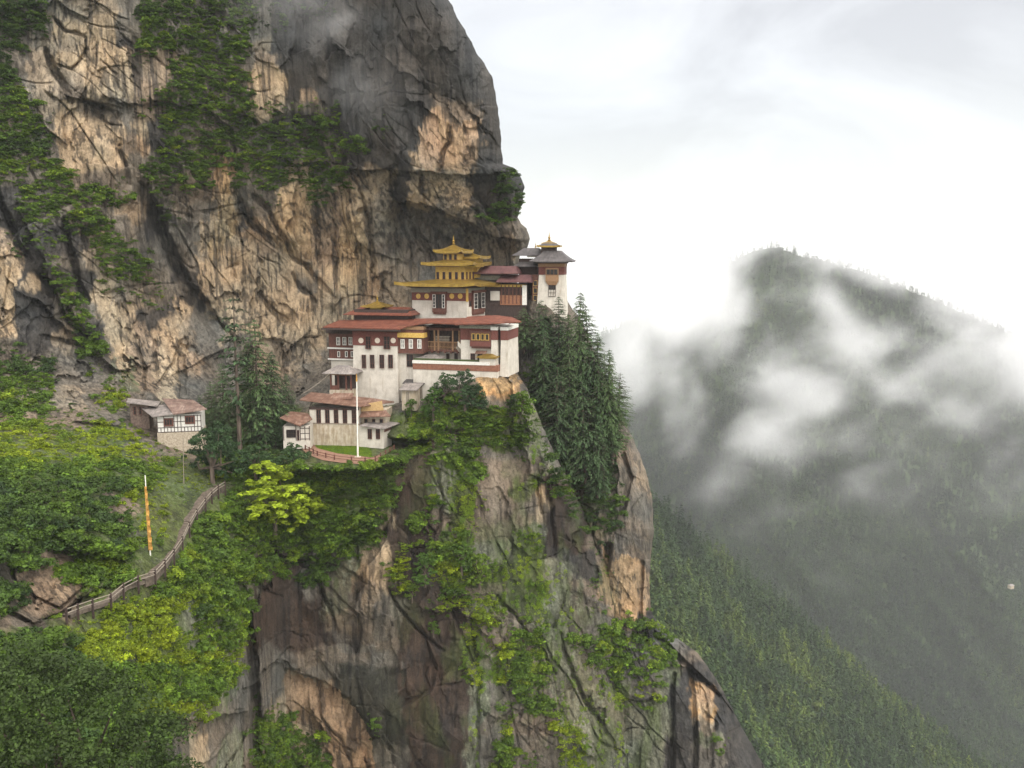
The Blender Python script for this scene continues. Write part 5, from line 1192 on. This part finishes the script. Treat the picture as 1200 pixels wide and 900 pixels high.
o = MB().box(a, b, -.55, .2, z0 + .6, z1).poly([(a, -.55, z0 + .6), (b, -.55, z0 + .6), (b, .2, z0 + .6), (a, .2, z0 + .6), (a + .5, -.3, z0 - .2), (b - .5, -.3, z0 - .2), (b - .5, .2, z0 - .2), (a + .5, .2, z0 - .2)], [(0, 1, 5, 4), (1, 2, 6, 5), (2, 3, 7, 6), (3, 0, 4, 7), (4, 5, 6, 7)]).build('oriel', M_PAINTED, t_)
for k in range(3):
    u = a + .15 + (b - a - .3) * k / 3; window(o, u + .05, u + (b - a - .3) / 3 - .05, (z0 + z1) / 2 + .3, z1 - .3, -.55, 'f', 1, 2, M_DARK, M_PANE, .08, 'window', .07)
T.win_f(642.8, 334, 651.3, 347.5, -.05, 3, 3, M_DARK, M_PANE, .2)
MB().box(-1.3, .1, .4, 6, -3, T.f(628, 322)[1]).build('side_bay', M_TIMB, t_)
for k in range(3): z = .6 + k * 1.5; window(t_, -1.05, -.2, z, z + 1.1, .4, 'f', 1, 1, M_OCHRE, M_PANE, .1)
zr = T.f(645, 306.5, -2)[1]
hip_roof(t_, T.f(621, 303, -2)[0], T.f(670, 303, -2)[0], -2.1, 8, zr, 2.2, M_SLATE, 'roof', lift=.2, th=.16, top=(1.7, 1.7), conc=.25)
cx = T.f(643.5, 300, 3)[0]
MB().box(cx - 1.5, cx + 1.5, 1.5, 4.5, zr + 1.2, zr + 3.1).build('lantern', M_DARK, t_)
hip_roof(t_, cx - 2.2, cx + 2.4, .6, 5.2, zr + 3.1, .8, M_SLATE, 'top_roof', lift=.15, th=.12, edge=M_GOLD, conc=.2, top=(1., 1.)); hip_roof(t_, cx - 1.5, cx + 1.5, 1.6, 4.4, zr + 3.75, .6, M_GOLD, 'golden_cap', th=.1); finial(t_, cx, 3, zr + 4.2, 1.9)
# left neighbour, lower dark roofs in front of the cliff
S = Frame(608, 630, 356, 186, 8, 'dark timber chapel with grey roof wedged between the cliff and the tower', 'chapel', 'cliff_chapel'); s_ = S.root; w = S.w
MB().box(0, w, 0, 5, -4, S.f(620, 303)[1]).build('wall', M_DARK, s_); MB().box(w - 2.2, w + .2, -.2, .3, S.f(620, 301.5)[1], S.f(620, 297.5)[1]).build('white_panel', M_FRAME, s_)
for k in range(3): x = .6 + k * 1.25; window(s_, x, x + .8, 1.0, 3.2, 0, 'f', 1, 2, M_TIMB, M_PANE, .1)
zr = S.f(620, 299, -1)[1]; hip_roof(s_, -1.2, w + 2., -1.2, 6, zr, 1.5, M_SLATE, 'roof', th=.14, top=(1.6, .3), conc=.1); finial(s_, S.f(627.5, 290, 2)[0], 2.4, zr + 1.4, 1.3)
zl = S.f(616, 312, -1.2)[1]; hip_roof(s_, -.8, w + .3, -1.6, 2, zl, .9, M_SLATE, 'lower_roof', th=.12, top=(1.6, .3), conc=.1)

# ================================================================== porch pavilion left of the keep
C_ = Frame(387, 412, 459, 164.5, 10, 'open timber porch with a grey sheet roof against the left side of the white keep', 'porch', 'timber_porch'); c_ = C_.root; w = C_.w
zt = C_.f(400, 437)[1]; MB().box(.1, w, 2.2, 2.6, -.5, zt).build('back_wall', M_DARK, c_); MB().box(-.1, w + .1, -.1, 2.7, -2, .25).build('plinth', M_OLDW, c_)
for x in (.15, w * .38, w * .75, w - .1): MB().box(x - .14, x + .14, 0, .28, .2, zt).build('post', M_TIMB, c_)
MB().box(0, w, 0, .25, zt - .45, zt).build('beam', M_PAINTED, c_); MB().box(.2, w * .35, .1, .2, .25, 1.1).build('railing', M_TIMB, c_)
hip_roof(c_, C_.f(378, 434, -1)[0], C_.f(416, 434, -1)[0], -1.2, 3.6, zt, 1.3, M_ROOFG, 'roof', ridge=1.2, conc=.1, th=.1)

# ================================================================== long house
Dh = Frame(364, 421, 521, 156.5, 6, 'long low white house with a rusty red lean roof and five dark windows', 'house', 'long_house'); d_ = Dh.root; w = Dh.w
zt = Dh.f(395, 478)[1]; zm = Dh.f(395, 496.5)[1]
MB().box(-.1, w + .1, -.1, 7.2, -2, zm).build('lower_wall', M_OLDW, d_, 'stained plaster base wall'); MB().box(0, w, 0, 7.1, zm, zt).build('wall', M_WHITE, d_)
MB().box(-.14, w + .14, -.16, 7.2, zm - .1, zm + .1).build('ledge', M_GREYW, d_); MB().box(-.05, w + .05, -.12, .3, zt - .35, zt + .1).build('eave_beam', M_DARK, d_)
for a in (370.8, 381, 391.2, 401.6, 412.2): Dh.win_f(a, 479.8, a + 5.6, 496, 0, 2, 3, M_TIMB, M_PANE, .14)
def lean(FR, pts, mat, name='roof', lab=None, th=.14):
    v = []
    for (px, py, y) in pts: x, z = FR.f(px, py, y); v.append((x, y, z))
    return roof_plane(v, mat, name, lab, th, FR.root)
lean(Dh, [(351, 468.5, -.9), (421.5, 476.5, -1.1), (437, 466.5, 4.6), (364.5, 459.4, 4.6)], M_ROOFO, 'roof')
lean(Dh, [(421.5, 476.3, -1.0), (462, 471, 6.8), (437, 466.5, 4.6)], M_ROOFO, 'hip_roof')
lean(Dh, [(364.5, 459.4, 4.6), (437, 466.5, 4.6), (462, 470.5, 7.2), (372, 462, 7.8)], M_ROOFO, 'back_roof')
xx, zz = Dh.f(401, 463, 3.); MB().slab((xx - 2, 1.8, zz - .45), (xx + 2.1, 1.8, zz - .45), (xx + 2, 3.6, zz + .3), (xx - 1.8, 3.6, zz + .3), .2).build('roof_hatch', M_ROOFO, d_)
# end wall with ochre gable
MB().box(w - .05, w + 4.6, 1.6, 6.5, -2, Dh.f(440, 481, 1.6)[1]).build('end_wall', M_OLDW, d_); p0 = Dh.f(423, 482, 1.5); p1 = Dh.f(449, 481, 1.5); p2 = Dh.f(447, 470, 1.5); p3 = Dh.f(424, 474.5, 1.5)
MB().poly([(p0[0], 1.5, p0[1]), (p1[0], 1.5, p1[1]), (p2[0], 1.5, p2[1]), (p3[0], 1.5, p3[1]), (p0[0], 1.9, p0[1]), (p1[0], 1.9, p1[1]), (p2[0], 1.9, p2[1]), (p3[0], 1.9, p3[1])], [(0, 1, 2, 3), (7, 6, 5, 4), (0, 4, 5, 1), (1, 5, 6, 2), (2, 6, 7, 3), (3, 7, 4, 0)]).build('gable', simple('ochre_boards', (.36, .23, .10), (.52, .36, .17), 5), d_)
lean(Dh, [(421, 488.5, -.2), (458, 487.5, -.2), (452, 480.5, 1.8), (424, 481.5, 1.8)], M_ROOFO, 'porch_roof')
for q in (427, 436, 445): Dh.win_f(q, 491, q + 4, 497, 1.6, 1, 1)

# annex with grey roof
A_ = Frame(421, 449.5, 523, 154.5, 16, 'small white annex with a grey sheet roof and two windows below the keep', 'annex', 'annex_house'); a_r = A_.root; w = A_.w
zt = A_.f(435, 500.5)[1]; dA = 3.6
MB().box(0, w, 0, dA, -2.5, zt).build('wall', M_WHITE, a_r)
for a in (431, 440.6): A_.win_f(a, 502.5, a + 5, 514.5, 0, 2, 2)
lean(A_, [(421, 498.5, -.6), (449.8, 502.6, -.7), (468.5, 495.5, 4.2), (438, 491.8, 4.2)], M_ROOFG, 'roof')
MB().box(w, w + .08, .4, 3.3, zt - .9, zt - .1).build('side_boards', M_TIMB, a_r)
# small cabin at the left end
K_ = Frame(332, 363.6, 516, 153.5, -4, 'small half-timbered cabin with rusty roof at the left end of the long house', 'cabin', 'small_cabin'); k_ = K_.root; w = K_.w
zt = K_.f(345, 499.5)[1]; MB().box(0, w, 0, 4, -1.5, zt).build('wall', M_WHITE, k_)
K_.win_f(335.5, 503.5, 346.5, 512.5, 0, 4, 2, M_DARK); K_.win_f(348, 504, 351, 516, 0, 1, 1, M_TIMB, name='door')
tb = MB()
for q in (332.6, 347, 352, 357.5, 362.8): x = K_.f(q, 510)[0]; tb.box(x - .06, x + .06, -.07, 0, 0, zt)
for q in (502, 508, 514.5): z = K_.f(345, q)[1]; tb.box(K_.f(352, 510)[0], w, -.05, 0, z - .05, z + .05)
tb.build('timber_framing', M_DARK, k_)
lean(K_, [(328, 489.5, -.6), (351, 499, -1.1), (366, 491, 1.), (361, 484, 4.2), (340, 482, 4.2)], M_ROOFO, 'roof')
# cable from the porch down to the slope
a_ = PV(388, 436, 163); b_ = PV(353, 462, 158); mbw = MB()
for k in range(10):
    u0, u1 = k / 10, (k + 1) / 10; p = a_.lerp(b_, u0) - Vector((0, 0, 1.2 * u0 * (1 - u0))); q = a_.lerp(b_, u1) - Vector((0, 0, 1.2 * u1 * (1 - u1))); mbw.cyl(tuple(p), tuple(q), .045, .045, 5)
tag(mbw.build('cable', M_GREYW), 'grey cable slanting down to the left from the timber porch', 'cable')
# sheds
for k, (a, b, yb, yt, Y, lab, mt) in enumerate(((471, 487, 472, 456.5, 160, 'small pale shed with a light grey roof beside the keep, the lower of two', M_ROOFG), (475, 495, 458, 449, 164, 'small dark-roofed shed behind the lower pale shed beside the keep', M_SLATE))):
    Q = Frame(a, b, yb, Y, 12, lab, 'shed', 'small_shed', 'sheds beside the keep'); w = Q.w; zt = Q.f((a + b) / 2, yt)[1]
    MB().box(0, w, 0, 2.6, -1.5, zt).build('wall', M_OLDW if k == 0 else M_GREYW, Q.root); MB().box(w * .3, w * .55, -.04, .1, .1, zt - .4).build('door', M_GREYW, Q.root)
    MB().slab((-.4, -.5, zt - .02), (w + .5, -.5, zt - .02), (w + .5, 3.1, zt + .75), (-.4, 3.1, zt + .75), .1).build('roof', mt, Q.root)

# ================================================================== cottage on the left
Cg = Frame(184.8, 236, 505, 146.5, -12, 'white half-timbered cottage with a rusty and grey sheet roof on a stone base', 'cottage', 'cottage'); q_ = Cg.root; w = Cg.w
zt = Cg.f(190, 488)[1]
MB().box(-.1, w + .1, 0, 5.5, -3.4, -.02).build('stone_base', M_STONE, q_); MB().box(0, w, .02, 5.4, 0, zt + .2).build('wall', M_FRAME, q_)
tb = MB()
n_ = 13
for k in range(n_ + 1): x = w * k / n_; tb.box(x - .05, x + .05, -.04, .02, 0, .85 if k % 1 == 0 and k not in (0, 2, 5, 6, 7, 11, 12, 13) else zt + .1)
for z in (.02, .8, (zt + .8) / 2, zt): tb.box(0, w, -.05, .02, z - .05, z + .05)
for k in range(5): y = 5.4 * k / 4.; tb.box(-.05, 0, y - .05, y + .05, 0, zt)
for z in (.02, .8, (zt + .8) / 2, zt): tb.box(-.05, 0, 0, 5.4, z - .05, z + .05)
tb.build('timber_framing', M_DARK, q_)
for a, b in ((191.5, 203.5), (216.5, 228.8)):
    x0, z1 = Cg.f(a, 490.2 if a < 200 else 487.3); x1, z0 = Cg.f(b, 499.5 if a < 200 else 496.5); o = MB().box(x0, x1, -.12, .02, z0, z1).build('window', M_TIMB, q_)
    for k in range(3): u = x0 + .18 + (x1 - x0 - .3) * k / 3; MB().box(u, u + (x1 - x0) / 3 - .22, -.14, -.1, z0 + .3, z1 - .22).build('pane', M_PANE, o)
MB().box(-.12, 0, 1.4, 2.5, .9, zt - .2).build('side_window', M_TIMB, q_)
lean(Cg, [(178.5, 488.2, -.8), (209, 484.5, -.9), (207, 473.5, 5.5), (163, 476, 5.5)], M_ROOFG, 'grey_roof', 'grey patched part of the roof')
lean(Cg, [(203, 485.4, -.95), (242.5, 479.3, -.95), (226.5, 468.6, 6.5), (190, 466.6, 6.5)], M_ROOFB, 'brown_roof')
lean(Cg, [(148, 471.4, 3.5), (184, 475.6, 3.), (188, 470.5, 6.8), (150, 466.6, 7)], M_ROOFG, 'back_roof')
x0, z0 = Cg.f(153, 490, 4.4); x1, z1 = Cg.f(174, 473, 4.4); MB().box(x0, min(x1, -.06), 4.4, 8, z0 - 2, z1).build('side_room', simple('faded_red_boards', (.07, .045, .035), (.19, .14, .11), 3), q_)
for a in (156, 162.5): Cg.win_f(a, 476.5, a + 4, 486, 4.4, 1, 2, M_TIMB)

# ================================================================== poles, steps, railings
def gy(a, b): return float(cliff_depth(np.array([a * 1.]), np.array([b * 1.]))[0])
def pole(name, px, pyb, pyt, Y, r, mat, label, cat, extra=None):
    b_ = PV(px[0], pyb, Y); tp = PV(px[1], pyt, Y); e = empty(name, b_, 0, label, cat); MB().cyl((0, 0, -.6), tuple(tp - b_), r, r * .6).build('pole', mat, e); return e, tp - b_
e, v = pole('flagpole', (419.3, 418), 536, 447, gy(419, 536) - .1, .16, M_POLE, 'tall white flagpole standing on the small green yard', 'flagpole')
MB().cyl(tuple(v), tuple(v + Vector((0, 0, 1.3))), .16, .05).build('tip', M_CLOTH, e)
MB().box(-.5, .5, -.5, .5, -.4, .15).build('footing', M_STONE, e)
e, v = pole('prayer_flag_pole', (176, 170), 648, 557, gy(176, 648) - .3, .10, M_POLE, 'leaning prayer flag pole wrapped in yellow cloth beside the steps', 'flagpole')
a = v * .04; d = v * .86; mb = MB(); side = Vector((.34, .1, 0)); n_ = 26
pts = [(a + (d - a) * (k / n_)) for k in range(n_ + 1)]
V_ = []; F_ = []
for k, p in enumerate(pts):
    s = 1. - .55 * k / n_; j = .12 * math.sin(k * 1.7); V_ += [tuple(p - side * .3 + Vector((0, -.13, 0))), tuple(p + side * s + Vector((0, j - .13, 0))), tuple(p + side * s + Vector((0, j - .17, 0))), tuple(p - side * .3 + Vector((0, -.17, 0)))]
for k in range(n_):
    for q in range(4): F_.append((4 * k + q, 4 * k + (q + 1) % 4, 4 * k + 4 + (q + 1) % 4, 4 * k + 4 + q))
MB().poly(V_, F_).build('prayer_flag', M_CLOTH, e)
pole('wooden_pole', (215.2, 214.5), 566, 513, gy(215, 566) - .3, .07, M_GREYW, 'thin grey wooden pole below the stone base of the cottage', 'pole')

PATH = [(262, 572, 136, 1.0), (250, 579, 132.5, 1.0), (239, 592, 128, 1.25), (224, 612, 121.5, 1.5), (212, 638, 115.5, 1.7), (197, 660, 110, 1.6), (180, 678, 106.5, 1.3), (150, 688, 103.5, 1.1), (128, 706, 99, 1.0), (96, 716, 97, .9), (76, 724, 95.5, .9)]
pf = []
for (a, b, c, w), (a2, b2, c2, w2) in zip(PATH[:-1], PATH[1:]):
    for k in range(3): pf.append((a + (a2 - a) * k / 3, b + (b2 - b) * k / 3))
pf.append(PATH[-1][:2]); _py = np.array([gy(*q) for q in pf]); _py = np.convolve(np.pad(_py, 2, 'edge'), [.1, .2, .4, .2, .1], 'valid') - 1.0
pp = [PV(a, b, float(y)) for (a, b), y in zip(pf, _py)]
def along(pts, step):
    out = []
    for a, b in zip(pts[:-1], pts[1:]):
        n = max(1, int((b - a).length / step))
        for k in range(n): out.append((a + (b - a) * k / n, (b - a).normalized()))
    return out
st = empty('stone_stairway', tuple(pp[-1]), 0, 'grey stone stairway climbing the grassy slope beside a wooden railing', 'stairway'); mb = MB(); o0 = pp[-1]
for p, d in along(pp[:20], .42):
    h = Vector((d.x, d.y, 0)).normalized(); n = Vector((h.y, -h.x, 0)); n = n if n.x < 0 else -n; p = p - o0; wd = 1.75; c = p + Vector((0, 0, .28)) + n * .15
    q = [c - h * .26, c - h * .26 + n * wd, c + h * .26 + n * wd, c + h * .26]; mb.poly([tuple(v) for v in q] + [tuple(v - Vector((0, 0, 1.1))) for v in q], [(0, 1, 2, 3), (0, 4, 5, 1), (1, 5, 6, 2), (2, 6, 7, 3), (3, 7, 4, 0)])
mb.build('steps', M_STEP, st)
ft = MB()
for (a, da), (b, db) in zip(along(pp[19:], 1.)[:-1], along(pp[19:], 1.)[1:]):
    h = Vector((da.x, da.y, 0)).normalized(); n = Vector((h.y, -h.x, 0)); n = n if n.x < 0 else -n; a = a - o0; b = b - o0; u = Vector((0, 0, .08)); ft.poly([tuple(a + u), tuple(a + n * .9 + u), tuple(b + n * .9 + u), tuple(b + u), tuple(a - u * 4), tuple(b - u * 4), tuple(a + n * .9 - u * 8), tuple(b + n * .9 - u * 8)], [(0, 1, 2, 3), (0, 3, 5, 4), (1, 6, 7, 2)])
ft.build('footpath', M_STEP, st)
def railing(name, pts, label, step=2.3, ht=1.05, mat=M_GREYW, pm=M_TIMB, th=.06):
    o0 = pts[0]; e = empty(name, tuple(o0), 0, label, 'railing'); ps = [p for p, d in along(pts, step)] + [pts[-1]]
    rl = [MB(), MB()]
    for p in ps:
        q = p - o0; MB().box(q.x - .1, q.x + .1, q.y - .1, q.y + .1, q.z - 1.3, q.z + ht + .1).build('post', pm, e)
    for a, b in zip(ps[:-1], ps[1:]):
        for k, z in enumerate((ht * .92, ht * .45)): a2 = a - o0 + Vector((0, 0, z)); b2 = b - o0 + Vector((0, 0, z)); rl[k].cyl(tuple(a2), tuple(b2), th, th, 5)
    for k in (0, 1): rl[k].build('rail', mat, e)
    return e
railing('wooden_railing', [p + Vector((.35, -.3, .2)) for p in pp[::2]], 'weathered wooden railing following the stairway down the grassy slope', 5.2, .95, M_GREYW, M_DARK)
YD = [(358, 528), (372, 535), (392, 539.5), (412, 542), (428, 543), (440, 541), (452, 534), (462, 528)]
yp = []
for a, b in YD: rr = ray(a, b); Yl = ZL / float(rr[2]) * float(rr[1]); yp.append(PV(a, b, Yl))
railing('yard_fence', yp, 'low red-brown wooden fence along the edge of the green yard', 1.8, .9, M_TIMB, M_TIMB, .05)
# trodden earth of the yard
pts = [(346, 519), (366, 519.5), (372, 526), (395, 532), (420, 535), (436, 537), (444, 534), (452, 538), (438, 543), (428, 545), (400, 543), (378, 540), (360, 533)]
v = []
for a, b in pts: rr = ray(a, b); Yl = ZL / float(rr[2]) * float(rr[1]); p = P(a, b, Yl); v.append((p[0], p[1], p[2] + .12))
o = mesh_obj('yard_path', v, [tuple(range(len(v)))], M_EARTH); tag(o, kind='structure')

# ================================================================== single trees and bushes
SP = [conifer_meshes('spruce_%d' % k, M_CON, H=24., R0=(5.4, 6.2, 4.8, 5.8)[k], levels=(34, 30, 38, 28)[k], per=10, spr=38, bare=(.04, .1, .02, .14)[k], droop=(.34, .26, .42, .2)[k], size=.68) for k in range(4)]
RTREES = [(700, 497, 395), (694, 482, 362), (676, 462, 346), (656, 438, 350), (634, 420, 354), (614, 412, 362), (714, 512, 412), (688, 525, 408), (668, 508, 402), (648, 492, 398), (636, 474, 385), (706, 556, 440), (686, 562, 440), (668, 556, 446), (700, 580, 500), (718, 540, 448), (652, 536, 432), (724, 500, 440), (664, 478, 372), (640, 452, 372)]
DESC = ['tall', 'slender', 'dense', 'drooping']
for i, (px_, pyb, pyt) in enumerate(RTREES):
    Y = float(crag_depth(np.array([px_ * 1.]), np.array([pyb * 1.]))[0]) - 2.0; b_ = PV(px_, pyb, Y); h = (PV(px_, pyt, Y) - b_).length
    s = (h * 1.05) / 24.; sp_ = plant('spruce_tree', SP[i % 4][:2], b_, s, random.uniform(0, 6), 'dark spruce in the dense cluster on the crag below the tower temple', 'tree', 'spruces below the tower temple', sx=max(s * random.uniform(.9, 1.2), .6)); sp_.rotation_euler[0] = random.uniform(-.07, .05); sp_.rotation_euler[1] = random.uniform(-.06, .08)
# trees between the cottage and the long house
SPB = conifer_meshes('tall_pine', M_CON, H=24., R0=3.2, levels=22, per=4, spr=14, bare=.30, droop=.12, flat_top=False, size=1.1)
def put(meshes, px_, pyb, pyt, Y, H, name, label, cat='tree', group=None, wide=1.):
    b_ = PV(px_, pyb, Y); h = (PV(px_, pyt, Y) - b_).length; return plant(name, meshes, b_, h / H, random.uniform(0, 6), label, cat, group, sx=h / H * wide)
TP = conifer_meshes('tall_pine_tree', M_CON, H=24., R0=2.6, levels=20, per=4, spr=13, bare=.20, droop=.10, flat_top=True, size=1.05)
put(TP[:2], 281, 520, 345, 152, 24., 'tall_pine', 'tall thin pine with a flat feathery top, tallest tree left of the long house')
CL = [(304, 520, 372, 156, 1.), (322, 520, 410, 157, 1.), (264, 520, 424, 158, 1.), (338, 515, 436, 160, 1.), (250, 522, 446, 160, 1.), (294, 522, 400, 157, 1.), (312, 524, 456, 154, 1.1), (270, 526, 462, 154, 1.1), (236, 520, 462, 162, 1.), (330, 520, 470, 156, 1.2), (254, 524, 474, 154, 1.2)]
for i, (a, b, c, Y, wd) in enumerate(CL):
    put(SP[(i + 1) % 4][:2], a, b, c, Y, 24., 'dark_conifer', 'dark conifer in the grove between the cottage and the long house', group='conifers of the grove left of the long house', wide=wd)
BT = [broad_tree('round_tree_%d' % k, M_GREEN, 5., 2.6, [(.3, 0, .75, .45), (-.4, .2, .68, .45), (.0, -.4, .6, .5), (.1, .4, .85, .4), (-.2, -.1, .92, .35), (.5, .1, .35, .45), (-.55, -.1, .3, .45), (0, -.5, .2, .5), (.3, -.3, .1, .4), (-.3, -.3, .05, .4)], .24, 15, 42) for k in range(3)]
M_DKG = leafmat('deep_green_leaves', (.03, .06, .022), (.042, .08, .026), (.06, .11, .03), .2, False, .6)
DK = broad_tree('dark_round_tree', M_DKG, 5., 3.0, [(.3, 0, .7, .5), (-.4, .2, .65, .5), (.0, -.4, .55, .5), (.1, .3, .85, .4), (-.2, -.1, .9, .4), (.6, -.2, .4, .4), (-.65, -.3, .4, .4), (.1, -.6, .35, .45), (.4, -.5, .15, .5), (-.4, -.5, .12, .5), (0, -.6, .05, .5)], .22, 16, 46)
put(DK, 250, 566, 502, gy(250, 562) - .9, 5.1, 'rounded_tree', 'rounded dark green tree in front of the stone base, right of the cottage', wide=1.0)
put(DK, 342, 566, 524, gy(342, 562) - .6, 5.1, 'leafy_tree', 'rounded green tree left of the yard, just behind the lime yellow tree', wide=1.1)
put(DK, 300, 560, 522, gy(300, 560) - .5, 5.1, 'leafy_tree', 'dark green bush between the rounded tree and the lime yellow tree', wide=1.2)
LM = broad_tree('lime_tree', M_LIME, 5., 2.6, [(.3, 0, .78, .36), (-.5, .1, .72, .36), (-.1, -.3, .55, .4), (.55, .1, .42, .38), (-.1, .1, .95, .32), (.75, -.1, .25, .34), (-.75, -.1, .45, .34), (-.3, -.3, .3, .4), (.3, -.4, .25, .4), (0, -.2, .1, .4)], .21, 20, 56, .12)
put(LM, 322, 616, 541, gy(322, 610) - 1.6, 5.4, 'lime_tree', 'bright lime yellow tree standing out above the stairs', wide=1.7)
ROCKY = [(483, 703, 684, 'bright yellow green bush clinging to the brown rock face', 'l'), (498, 682, 650, 'rounded green bush on the rock face above the bright bush', 'g'), (486, 624, 604, 'small green bush under the dark brown slab', 'g'), (562, 684, 650, 'yellow green bush low in the leafy band right of the brown rock', 'l'),
         (541, 668, 636, 'green bush on the rock above the yellow green bush, right of the brown slab', 'g'), (508, 744, 728, 'tiny green bush alone in a crack of the bare brown rock', 'g'), (521, 472, 440, 'dark green tree just below the terrace wall', 'd'), (545, 478, 436, 'tallest dark green tree below the temple court', 'd'), (508, 488, 456, 'green tree beside the pale sheds', 'g'), (482, 486, 468, 'small green bush at the foot of the pale shed', 'g'), (612, 478, 458, 'yellow green bush on the edge of the rock under the temple', 'l')]
M_LG = leafmat('fresh_leaves', (.09, .15, .018), (.13, .2, .02), (.18, .25, .02), .25, False, .6)
BL = broad_tree('fresh_bush', M_LG, 5., 2.6, [(.3, 0, .7, .5), (-.4, .2, .65, .5), (.0, -.4, .55, .5), (.1, .3, .85, .4), (-.2, -.1, .9, .4), (.4, -.2, .25, .45), (-.4, -.3, .2, .45), (0, -.5, .1, .45)], .24, 14, 40)
for i, (a, b, c, lab, kd) in enumerate(ROCKY):
    Y = float(cliff_depth(np.array([a * 1.]), np.array([b * 1.]))[0]) - .8; big = kd == 'd' or 'tree' in lab
    put({'l': BL, 'g': BT[i % 3], 'd': DK}[kd], a, b, c, Y, 5.1, 'leafy_tree' if big else 'bush', lab, 'tree' if big else 'bush')
# big dark tree in the lower left foreground
FT = broad_tree('foreground_tree', M_DARKTREE, 14., 9.5, [(-.55, .0, .92, .36), (-.2, -.1, .95, .34), (.1, .0, .84, .34), (-.85, .1, .8, .34), (.4, .1, .70, .32), (-.35, -.4, .72, .36), (.05, -.4, .62, .34), (.65, .1, .5, .3), (.35, -.3, .45, .32), (-.75, -.4, .6, .34), (-.1, -.5, .42, .34), (-.5, -.5, .42, .34), (.75, 0, .25, .28), (.5, -.3, .2, .3), (.1, -.4, .2, .3), (-.9, -.3, .3, .3), (-.3, -.5, .15, .3)], .27, 62, 44, .4)
plant('broadleaf_tree', FT, PV(75, 990, 60), 1., .2, 'large dark green tree in the lower left corner of the view', 'tree')

# ------------------------------------------------------------------ loose things
def person(px_, pyb, Y, shirt, trousers, label, face=0.):
    b_ = PV(px_, pyb, Y); H = 1.7; mesh = bpy.data.meshes.new('person'); J = {}
    vs_ = [(0, 0, .93), (0, 0, 1.15), (0, .01, 1.38), (0, 0, 1.5), (0, -.02, 1.6), (0, -.02, 1.72), (.17, 0, 1.38), (.24, -.03, 1.12), (.22, -.14, .9), (-.17, 0, 1.38), (-.25, -.03, 1.12), (-.24, -.12, .9), (.10, 0, .86), (.12, -.05, .47), (.12, 0, .08), (.12, -.13, .04), (-.10, 0, .86), (-.12, .02, .47), (-.12, .1, .1), (-.12, -.02, .04)]
    es = [(0, 1), (1, 2), (2, 3), (3, 4), (4, 5), (2, 6), (6, 7), (7, 8), (2, 9), (9, 10), (10, 11), (0, 12), (12, 13), (13, 14), (14, 15), (0, 16), (16, 17), (17, 18), (18, 19)]
    rad = [.15, .14, .16, .06, .085, .09, .065, .045, .035, .065, .045, .035, .09, .065, .045, .04, .09, .065, .045, .04]
    mesh.from_pydata(vs_, es, []); o = bpy.data.objects.new('person', mesh); COL.objects.link(o)
    md = o.modifiers.new('skin', 'SKIN'); 
    if not mesh.skin_vertices: 
        bm = bmesh.new(); bm.from_mesh(mesh); bm.verts.layers.skin.verify(); bm.to_mesh(mesh); bm.free()
    for k, r in enumerate(rad): mesh.skin_vertices[0].data[k].radius = (r, r)
    mesh.skin_vertices[0].data[0].use_root = True
    o.modifiers.new('sub', 'SUBSURF').levels = 1
    m, t, b, oo = newmat('clothes_and_skin'); c_ = t.nodes.new('ShaderNodeTexCoord'); s_ = t.nodes.new('ShaderNodeSeparateXYZ'); t.links.new(c_.outputs['Object'], s_.inputs[0])
    r = ramp(t, mth(t, 'DIVIDE', s_.outputs[2], 1.85), [(0., (.03, .03, .03)), (.05, trousers), (.49, shirt), (.80, (.45, .27, .18)), (.90, (.02, .015, .012))]); r.node.color_ramp.interpolation = 'CONSTANT'
    t.links.new(r, b.inputs[0]); mesh.materials.append(m); o.location = b_; o.rotation_euler = (0, 0, face); return tag(o, label, 'person')
def ground_y(px_, py_): return float(cliff_depth(np.array([px_ * 1.]), np.array([py_ * 1.]))[0])
person(311.5, 521, ground_y(311.5, 521) - 1.6, (.62, .22, .10), (.5, .18, .08), 'person in an orange robe walking under the trees left of the small cabin', 1.2)
# far white farmhouse
fh = empty('farmhouse', PV(1187, 688, 1000), .4, 'tiny white farmhouse on the forested slope at the right edge', 'house')
fh.scale = (.7, .7, .55)
MB().box(-5, 3, 0, 6, -4, 3.2).build('wall', M_OLDW, fh); MB().slab((-5.6, -.8, 3.2), (3.6, -.8, 3.2), (3.2, 3, 5.), (-5.2, 3, 5.), .2).slab((3.6, 6.8, 3.2), (-5.6, 6.8, 3.2), (-5.2, 3, 5.), (3.2, 3, 5.), .2).build('roof', M_ROOFG, fh)
